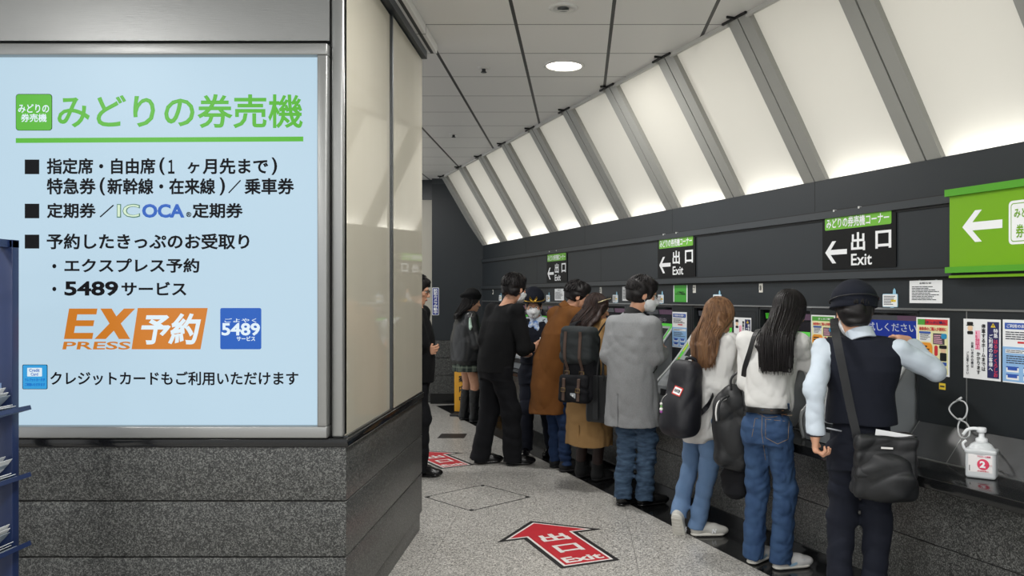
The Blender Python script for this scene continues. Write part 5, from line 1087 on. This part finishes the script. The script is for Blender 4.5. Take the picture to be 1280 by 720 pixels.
# ------------------------------------------------------------------ man in the brown coat
P, Y = (-.222, 7.36), -58; L = loc_of(P, Y); rf = ground(L, 712, 589); lf = ground(L, 704, 584)
rt, I = person('person in rust brown coat with short black hair and glasses, leaning to machine 5', P, Y, dict(h=1.72, vox=.006, sh=L(708, 392, 7.25), head=L(723, 370, 7.25), hrot=(-30, 12, 0), face=True, glasses=True, sw=.18, pel=(0, -.06, .9),
    ra=(L(716, 442, 7.2), L(734, 440, 7.36), (DL(Y, .9, .4, .1), DL(Y, -.4, .9, 0), {})), la=(L(712, 440, 7.45), L(735, 440, 7.5), (DL(Y, .9, .4, .1), (1, 0, 0), {})),
    rf=(rf[0], rf[1]-.06, -14, 0, 0), lf=(lf[0]-.03, lf[1]-.08, 0, 0, 0), hair=dict(kind='short', th=.016, nape=-.06, lift=.006, n=260),
    tops=[dict(name='coat', mat=C_BROWN, secs=[(.515, .175, .160), (.75, .180, .165), (1.0, .18, .160), (1.22, .192, .142), (1.34, .155, .105), (1.44, .078, .074)], sl=(.068, .064, .054), tr=.048, wr=[(.008, 3.5, 3, dict(stretch=(1, 1, .5)))])],
    trousers=dict(name='jeans', mat=C_DENIMN, r=(.076, .062, .054), w=.8, top=.98, wr=[(.006, 7, 5, dict(stretch=(.9, .9, 1.3)))]), shoe=dict(name='sneaker', mat=C_SHOEM, solem=C_SHOEM)))
collar(rt, I, C_BROWN, .078, -.015, .055)
# ------------------------------------------------------------------ staff with the gold trimmed cap, facing us
P, Y = (-.42, 7.96), 168; L = loc_of(P, Y); lf = ground(L, 690, 569); rf = ground(L, 657, 570)
rt, I = person('person in dark uniform with gold trimmed round cap, blue scarf and white mask', P, Y, dict(h=1.60, vox=.006, sh=(0, .02, 1.28), head=L(667, 382, 7.88), hrot=(14, 12, 0), face=True, mask=True, sw=.155,
    ra=(L(648, 434, 7.9), L(660, 443, 7.76), ((.35, .9, .1), (.3, 0, 1), dict(curl=30))), la=(L(694, 428, 7.95), L(684, 437, 7.76), ((-.5, .8, .1), (-.3, 0, 1), dict(curl=30))),
    rf=(rf[0], rf[1]-.02, 8, 0, 0), lf=(lf[0], lf[1]-.02, -8, 0, 0), hair=dict(kind='short', th=.010, nape=-.09, n=100),
    tops=[dict(name='shirt', mat=C_SHIRT, secs=[(.97, .14, .10), (1.1, .14, .10), (1.2, .15, .10), (1.28, .12, .08), (1.33, .062, .056)], sl=(.062, .056, .046), wr=[(.005, 6, 2)]),
          dict(name='vest', mat=C_NAVY, arms=False, secs=[(.9, .165, .12), (1.05, .15, .112), (1.18, .16, .116), (1.26, .14, .095), (1.31, .08, .066)], neck=(.05, .09, .12), wr=[(.003, 4, 3)])],
    trousers=dict(mat=C_NAVY, r=(.09, .07, .064), wr=[(.004, 5, 4)]), shoe=dict(mat=C_PATENT)))
T, hc, Hm, s, nb = I['T'], I['hc'], I['Hm'], I['s'], I['nb']; collar(rt, I, C_SHIRT, .06, .0, .04)
S_ = SDF(.004); S_.ell(T((0, -.018, .09)), V3((.100, .118, .07))*s, .01, Hm); S_.cone(T((0, -.018, .05)), T((0, -.018, .09)), .108*s, .106*s, .02); S_.ell(T((0, .015, .05)), V3((.122, .150, .012))*s, .012, Hm); S_.cut(T((0, 0, .038)), Hm @ V3((0, .12, -1))); hat = S_.obj('hat', C_NAVY, rt)
g = MB(); g.tube([T((.112*math.cos(a), -.018+.128*math.sin(a), .062)) for a in np.arange(40)*math.pi/20], .005, M_GOLD, 6, closed=True); g.build('gold_cord', hat)
g = MB()
for sx in (-1, 1): g.prism([T((sx*.003, .118, .076)), T((sx*.034, .112, .122)), T((sx*.042, .108, .095)), T((sx*.020, .118, .070))], Vector(Hm @ V3((0, .006, 0))), M_GOLD)
g.build('emblem', hat)
S_ = SDF(.004); n0 = nb+V3((0, .075, -.03)); S_.ell(n0, (.045, .022, .03), .01); S_.ell(n0+V3((.03, .012, -.04)), (.028, .014, .045), .015, rotm(0, 0, -25)); S_.ell(n0+V3((-.03, .012, -.04)), (.028, .014, .045), .015, rotm(0, 0, 25)); S_.wrinkle(.004, 14, 3); S_.obj('scarf', mat('blue_scarf', '5b86c8', .5, vary=(38, 'dfe8f2', .25)), rt)
MB().box(-.115, .118, 1.13, -.06, .124, 1.16, M_PAPER).build('name_badge', rt)
sl = worn('paper_slip', P, Y, L(653, 440, 7.66), 'white paper slip held by the staff member with the gold trimmed cap', 'paper'); g = MB(); g.prism([(-.05, -.02, -.03), (.05, .0, .0), (.06, .02, .07), (-.04, .0, .04)], (0, .0015, .001), M_PAPER); g.build('sheet', sl)
# ------------------------------------------------------------------ man in the black sweater
P, Y = (-.755, 7.53), -52; L = loc_of(P, Y); rf = ground(L, 642, 581); lf = ground(L, 602, 579)
rt, I = person('tall person in black sweater and wide black trousers, reaching a hand to the staff', P, Y, dict(h=1.78, vox=.006, sh=L(631, 388, 7.53), head=L(644, 361, 7.55), hrot=(8, 6, 0), face=True, mask=True, sw=.2, pel=(0, -.02, .93),
    ra=(L(655, 436, 7.36), L(665, 435, 7.42), (DL(Y, .95, .3, .02), DL(Y, -.3, .9, .3), dict(curl=38))), la=(L(606, 425, 7.55), L(622, 455, 7.72), ((0, .1, -1), (1, 0, 0), {})),
    rf=(rf[0], rf[1]-.03, -24, 0, 0), lf=(lf[0], lf[1]-.03, -22, 0, 0), hair=dict(kind='short', th=.022, nape=-.08, n=260),
    tops=[dict(name='sweater', mat=C_BLACK, secs=[(.86, .19, .145), (1.0, .192, .15), (1.2, .2, .142), (1.32, .19, .125), (1.40, .14, .09), (1.46, .07, .066)], sl=(.072, .066, .046), tr=.046, neck=(.075, .09, .06), wr=[(.005, 4, 3)])],
    trousers=dict(mat=C_BLKT, r=(.098, .09, .088), top=1.0, drop=.05, wr=[(.005, 5, 5)]), shoe=dict(mat=C_SHOEB)))
# ------------------------------------------------------------------ beret, leather jacket, plaid skirt
P, Y = (-1.37, 9.97), -62; L = loc_of(P, Y); rf = ground(L, 591, 528); lf = ground(L, 578, 525)
rt, I = person('person in black beret and leather jacket with plaid skirt and tall black boots', P, Y, dict(h=1.62, vox=.007, sh=(0, .0, 1.29), head=L(590, 378, 9.99), hrot=(-10, 6, 0), sw=.17,
    ra=(L(597, 430, 9.8), L(606, 440, 9.9), (DL(Y, 1, .3, 0), DL(Y, -.3, 1, 0), {})), la=(L(588, 430, 10.15), L(604, 436, 10.2), (DL(Y, 1, .3, 0), (1, 0, 0), {})),
    rf=(rf[0], rf[1], -8, 0, 0), lf=(lf[0], lf[1], 0, 0, 0), hair=dict(kind='long', len=.2, w=.085, d=.03, n=160, back=.13), legr=(.075, .052, .036),
    tops=[dict(name='jacket', mat=C_LEATHER, secs=[(.73, .205, .165), (.78, .232, .185), (1.0, .23, .18), (1.2, .21, .15), (1.27, .16, .11), (1.36, .085, .08)], sl=(.08, .076, .056), tr=.05, wr=[(.007, 4, 3)]),
          dict(name='skirt', mat=C_PLAID, arms=False, k=.001, secs=[(.645, .20, .16), (.75, .19, .15), (.92, .13, .10)], tr=.02, wr=[(.008, 6, 3, dict(stretch=(1, 1, .05)))])],
    shoe=dict(name='tall_boot', mat=C_LEATHER, high=.34, rt=.066, sole=.03, size=.27)))
for c in rt.children:
    if c.name.startswith('skirt'):                  # trim the yoke the builder adds above the waistband
        bm = bmesh.new(); bm.from_mesh(c.data); bmesh.ops.delete(bm, geom=[v for v in bm.verts if v.co.z > .93], context='VERTS'); bm.to_mesh(c.data); bm.free()
T, hc, Hm, s = I['T'], I['hc'], I['Hm'], I['s']; S_ = SDF(.005); S_.ell(T((-.01, -.02, .085)), V3((.125, .14, .048))*s, .01, Hm @ rotm(0, -6, -8)); S_.cone(T((0, -.012, .045)), T((0, -.012, .075)), .105*s, .112*s, .02); S_.cut(T((0, 0, .04)), Hm @ V3((0, .1, -1))); S_.wrinkle(.004, 7, 2); S_.obj('beret', C_BLACK, rt)
ch = worn('hanging_charm', P, Y, L(588, 413, 9.72), 'pale mint green charm hanging on the leather jacket of the beret wearer', 'charm')
S_ = SDF(.005); S_.ell((0, 0, .05), (.028, .018, .05), .01); S_.ell((-.01, 0, .11), (.018, .014, .045), .02); S_.ell((.025, 0, .04), (.022, .014, .02), .01); S_.obj('charm', mat('mint_plush', 'b3cdbd', .8), ch); MB().tube([(0, .0, .14), (.0, .02, .2)], .003, M_LAMPRIM, 6).build('cord', ch)
# ------------------------------------------------------------------ man half hidden behind the sign block
P, Y = (-1.425, 7.16), -90; L = loc_of(P, Y)
rt, I = person('person in black jacket and glasses, half hidden behind the sign block', P, Y, dict(h=1.73, vox=.006, sh=(0, .01, 1.40), head=L(522, 363, 7.16), hrot=(0, 12, 0), face=True, glasses=True, sw=.18,
    ra=(L(526, 428, 6.98), L(528, 438, 7.08), ((0, 1, .0), (-1, 0, .25), dict(curl=45, thumb=20))), la=(L(525, 430, 7.36), L(524, 450, 7.28), ((0, 1, .0), (1, 0, 0), dict(curl=45))),
    rf=(.09, .02, 0, 0, 0), lf=(-.09, -.1, 0, 0, 0), hair=dict(kind='short', th=.018, nape=-.07, lift=.012, n=220),
    tops=[dict(name='jacket', mat=C_BLACK, secs=[(.80, .195, .15), (1.0, .195, .155), (1.2, .2, .15), (1.33, .165, .11), (1.41, .08, .075)], sl=(.075, .07, .052), tr=.048, wr=[(.005, 4, 3)])],
    trousers=dict(mat=C_BLKT, r=(.098, .085, .08), top=.98, drop=.04, wr=[(.006, 5, 5)]), shoe=dict(mat=C_SHOEB)))
# ================================================================== FLOOR MARKS
M_REDF = mat('decal_red', 'bf2733', .4, vary=(6, 'b0222e', .6)); M_BLKF = mat('decal_black', '1a1a1c', .45); M_WHF = mat('decal_white', 'd9d6d2', .45)
def decal(tip, bl, br, label):
    """arrow sticker on the floor: tip, then the near corners of its stem, in pixels"""
    G = lambda x, y: Vector(((x-PX)*H/(y-PY), F*H/(y-PY))); t, a, b = G(*tip), G(*bl), G(*br); m = (a+b)/2; ax = t-m; Lh = ax.length; ax.normalize(); wx = Vector((ax.y, -ax.x)); wd = abs((b-a).dot(wx))
    r = empty('floor_arrow', (m.x, m.y, .0005), math.atan2(-ax.x, ax.y), label, 'floor sticker', 'red exit arrows on the floor')
    hs = Lh*.62; hw = wd*.98; sw_ = wd/2
    out = [(-sw_, 0), (sw_, 0), (sw_, hs), (hw, hs), (0, Lh), (-hw, hs), (-sw_, hs)]
    def inset(e): return [(-sw_+e, e), (sw_-e, e), (sw_-e, hs+e), (hw-e*2.3, hs+e), (0, Lh-e*1.5), (-hw+e*2.3, hs+e), (-sw_+e, hs+e)]
    for nm, pts, mt, z in (('black_border', out, M_BLKF, 0), ('white_line', inset(.03), M_WHF, .0006), ('red_field', inset(.045), M_REDF, .0012)):
        MB().prism([(x, y, z) for x, y in pts], (0, 0, .0006), mt).build(nm, r)
    f = Flat(); k = wd; f.text('出', -.25*k, hs*.80, .25*k, hs*.80+.42*k, M_WHF, 1, .03); f.text('口', -.22*k, hs*.42, .22*k, hs*.42+.40*k, M_WHF, 1, .03); f.text('Exit', -.33*k, .11*hs, .33*k, .11*hs+.27*k, M_WHF, 1, .03)
    o = f.build('lettering', r); o.rotation_euler = (R(-90), 0, 0); o.location = (0, 0, .0016)
decal((663.4, 651.4), (700.5, 710.2), (775.9, 700.8), 'whole red exit arrow sticker on the pale stone floor in front of the grey coat')
decal((524, 563.2), (550.8, 585.8), (594, 581.5), 'red exit arrow sticker on the floor partly under the black sweater wearer\'s foot')
G3 = lambda x, y, z=.0008: Vector(((x-PX)*H/(y-PY), F*H/(y-PY), z))
pts = [G3(*p) for p in ((530.5, 621.4), (603.7, 606.2), (663.4, 621.4), (588.7, 639))]
hat_ = empty('floor_hatch', (0, 0, 0), 0, 'square floor hatch outlined by thin dark metal edges', 'hatch'); cpt = sum(pts, Vector())/4; hat_.location = (cpt.x, cpt.y, 0)
pl = [p-Vector((cpt.x, cpt.y, 0)) for p in pts]; g = MB(); inn = [p*.975 for p in pl]
for i in range(4): g.prism([pl[i], pl[(i+1) % 4], Vector((inn[(i+1) % 4].x, inn[(i+1) % 4].y, .0008)), Vector((inn[i].x, inn[i].y, .0008))], (0, 0, .0015), mat('hatch_edge', '3a3a3c', .4, .5))
g.build('metal_edge', hat_); MB().prism([Vector((p.x, p.y, .0004)) for p in inn], (0, 0, .0008), M_FLOOR).build('stone_lid', hat_)
for p in pl: g = MB(); g.lathe([(0, .003), (.016, .003), (.016, .0)], M_GAP, 12, (p.x*.93, p.y*.93, 0)); g.build('lifting_hole', hat_)
pts = [G3(*p) for p in ((546.5, 547.8), (552, 542.2), (584, 542.2), (580, 547.8))]; c = sum(pts, Vector())/4
o = MB().prism([p-c+Vector((0, 0, .0006)) for p in pts], (0, 0, .0008), M_BLKF).build('floor_plate', None, (c.x, c.y, 0)); tag(o, 'plain black rectangular strip set in the floor beyond the exit arrows', 'floor plate')
# ================================================================== SANITISER ON THE SHELF
sh_ = pxw(1227, 597, 3.79); k = empty('sanitizer_bottle', (sh_.x, sh_.y, .7155), R(-34), 'white pump bottle with a pink number two label on the black shelf', 'bottle')
M_HDPE = mat('milky_plastic', 'd2d6d8', .3, trans=.12); M_PUMP = mat('pump_white', 'dfe2e4', .35)
S_ = SDF(.0025); S_.box((0, 0, .062), (.064, .040, .063), .014, 0); S_.box((0, 0, .123), (.067, .043, .010), .008, .006); S_.ell((0, 0, .128), (.056, .038, .040), .012); S_.cut((0, 0, .001), (0, 0, -1)); S_.obj('bottle_body', M_HDPE, k)
g = MB(); g.lathe([(.0, .158), (.024, .158), (.026, .162), (.026, .178), (.021, .182), (.014, .184), (.012, .19), (.012, .206), (.009, .208), (.0, .208)], M_PUMP, 24, caps=False); g.build('pump_collar', k)
g = MB(); g.lathe([(0, .206), (.018, .207), (.021, .211), (.021, .226), (.018, .230), (0, .231)], M_PUMP, 24, caps=False); pts = spline([(0, 0, .221), (-.035, 0, .222), (-.06, -.001, .214), (-.078, -.002, .190)], 6); g.tube(pts, [.0085-.00008*i for i in range(len(pts))], M_PUMP, 10); g.build('pump_head', k)
g = MB(); g.tube(spline([(-.064, 0, .165), (-.078, -.004, .150), (-.072, -.004, .128), (-.062, 0, .12)], 5), .006, M_PUMP, 8); g.build('handle_ring', k)
f = Flat(); f.rect(-.05, .03, .05, .112, mat('bottle_label', 'e6e3e2', .5), 0, th=.001); f.text('アルコール製剤', -.012, .099, .042, .107, M_MAG, 2, .02); p_ = mat('label_pink', 'd83a5c', .5)
f.poly([(.012+.025*math.cos(a), .067+.025*math.sin(a)) for a in np.arange(28)*math.pi/14], p_, 2); f.text('2', -.002, .052, .022, .083, M_WHITE, 3, .05); f.text('プッシュ', .026, .063, .048, .069, p_, 4, .01); f.text('手指消毒に', -.012, .034, .036, .040, p_, 2, .01); f.rect(-.046, .035, -.043, .06, M_INK, 2)
o = f.build('label', k); o.location = (0, -.0405, 0)
# white cord from the wall hook
cd = empty('cord_loop', wl(*((lambda q: (q[0], WF))(wpx(1199, 499, WF))), wpx(1199, 499, WF)[1]), WROT, 'white plastic cord loops tied from the wall to the pump bottle', 'cord'); ivc = cd.matrix_basis.inverted()
def C3(x, y, W): s_, z = wpx(x, y, W); return ivc @ wl(s_, W, z)
g = MB(); g.tube(spline([C3(1199, 500, 3.45), C3(1191, 504, 3.435), C3(1186.5, 511, 3.43), C3(1191, 519, 3.42), C3(1200, 525, 3.41), C3(1207, 520, 3.42), C3(1209, 510, 3.43), C3(1206, 503, 3.44), C3(1199, 500, 3.45)], 6), .0042, M_PUMP, 8)
g.tube(spline([C3(1200, 525, 3.41), C3(1197.5, 534, 3.37), C3(1200, 545, 3.32), C3(1206, 548, 3.28), C3(1211, 545, 3.26), C3(1212, 537, 3.30), C3(1208, 529, 3.37), C3(1200, 525, 3.41)], 6), .0042, M_PUMP, 8); g.build('cord', cd)
g = MB(); g.lathe([(0, 0), (.012, 0), (.009, .009), (0, .011)], M_PUMP, 12, C3(1200, 525, 3.405)); g.tube([C3(1196, 501, 3.444), C3(1202, 497, 3.444)], .006, M_PUMP, 8); g.build('knot', cd)
# ================================================================== YELLOW STAND BY THE FAR WALL
yp = pxw(576, 500, 10.7); y_ = empty('floor_sign', (yp.x, yp.y, 0), R(-12), 'yellow standing sign with black characters behind the plaid skirt', 'sign')
zt = H-(447-PY)*10.7/F; zb = .04; M_YSIGN = mat('stand_yellow', 'e0a224', .45); w2 = .085
g = MB(); g.box(-w2, -.012, .05, w2, .012, zt, M_YSIGN, bev=.004); g.build('board', y_); f = Flat(); f.vtext('ご案内中', 0.02, zt-.08, .15, .09, M_BLACK, 1, .03); o = f.build('lettering', y_); o.location = (0, -.0125, 0)
g = MB(); g.box(-.11, -.12, 0, .11, .12, .03, M_BLKF, bev=.006); g.box(-.03, -.01, .03, .03, .01, .06, M_BLKF); g.build('foot', y_)
# ================================================================== LEAFLET RACK BESIDE THE SIGN
M_RACK = mat('navy_rack_steel', '1b2a4e', .35, vary=(4, '1f305a', .5)); M_RACKE = mat('rack_edge', '6f86a8', .35)
rx, ry = -2.29, 2.72; k = empty('leaflet_rack', (rx, ry, 0), 0, 'dark blue steel leaflet rack standing in front of the lit sign', 'rack')
RD = .58; zs_ = lambda y: H-(y-PY)*3.3/F
zt = zs_(300)
for xx in (-.0, -.34):
    for yy in (-.0, RD): MB().box(xx-.030, yy-.02, 0, xx+.030, yy+.02, zt, M_RACK, bev=.003).build('upright', k)
g = MB(); g.box(-.37, RD-.02, zt-.03, .03, RD+.02, zt, M_RACK); g.box(-.37, -.02, zt-.03, .03, .02, zt, M_RACK); g.box(-.02, -.02, zt-.03, .02, RD, zt, M_RACK); g.build('top_rail', k)
MB().box(-.33, RD-.008, zs_(480), -.02, RD, zt-.02, mat('rack_side_panel', '16233f', .3)).build('side_panel', k)
MB().box(-.33, RD-.022, zs_(486), -.012, RD+.0, zs_(478), M_RACKE).build('panel_rail', k)
rr = random.Random(4)
for i, (yl, nm) in enumerate(((514, 'upper'), (598, 'middle'), (684, 'lowest'))):
    z = zs_(yl)-.02; Ms = Matrix.Translation((-.02, 0, z)) @ Matrix.Rotation(R(-16), 4, 'Y')
    g = MB(); g.box(-.16, -.015, -.004, .105, RD+.015, .004, M_RACKE if i == 0 else M_RACK, Ms); g.box(.101, -.015, -.004, .107, RD+.015, .014, M_RACK, Ms); g.build('shelf', k)
    for j in range(4):
        yy = .09+.133*j; lf_ = empty('leaflet_stack', (rx-.02-.002, ry+yy, z+.0062), 0, 'curled white leaflets on the %s sloping shelf of the blue rack' % nm, 'leaflets', 'leaflets on the %s shelf of the blue rack' % nm); lf_.rotation_euler = (0, R(-16), 0)
        g = MB()
        for q in range(6):
            c_ = .012+.012*q+rr.uniform(-.003, .003); x0 = -.10+rr.uniform(-.012, .012); pts = [Vector((x0+.025*t, 0, .001+.003*q+c_*((t/7)**2.2)*(1.1 if q > 2 else .5))) for t in range(8)]
            g.ribbon(pts, .115, .002, M_PAPER if q % 3 else mat('leaflet_cover', '9aa4ae', .4), (0, 1, 0))
        g.build('leaflets', lf_)
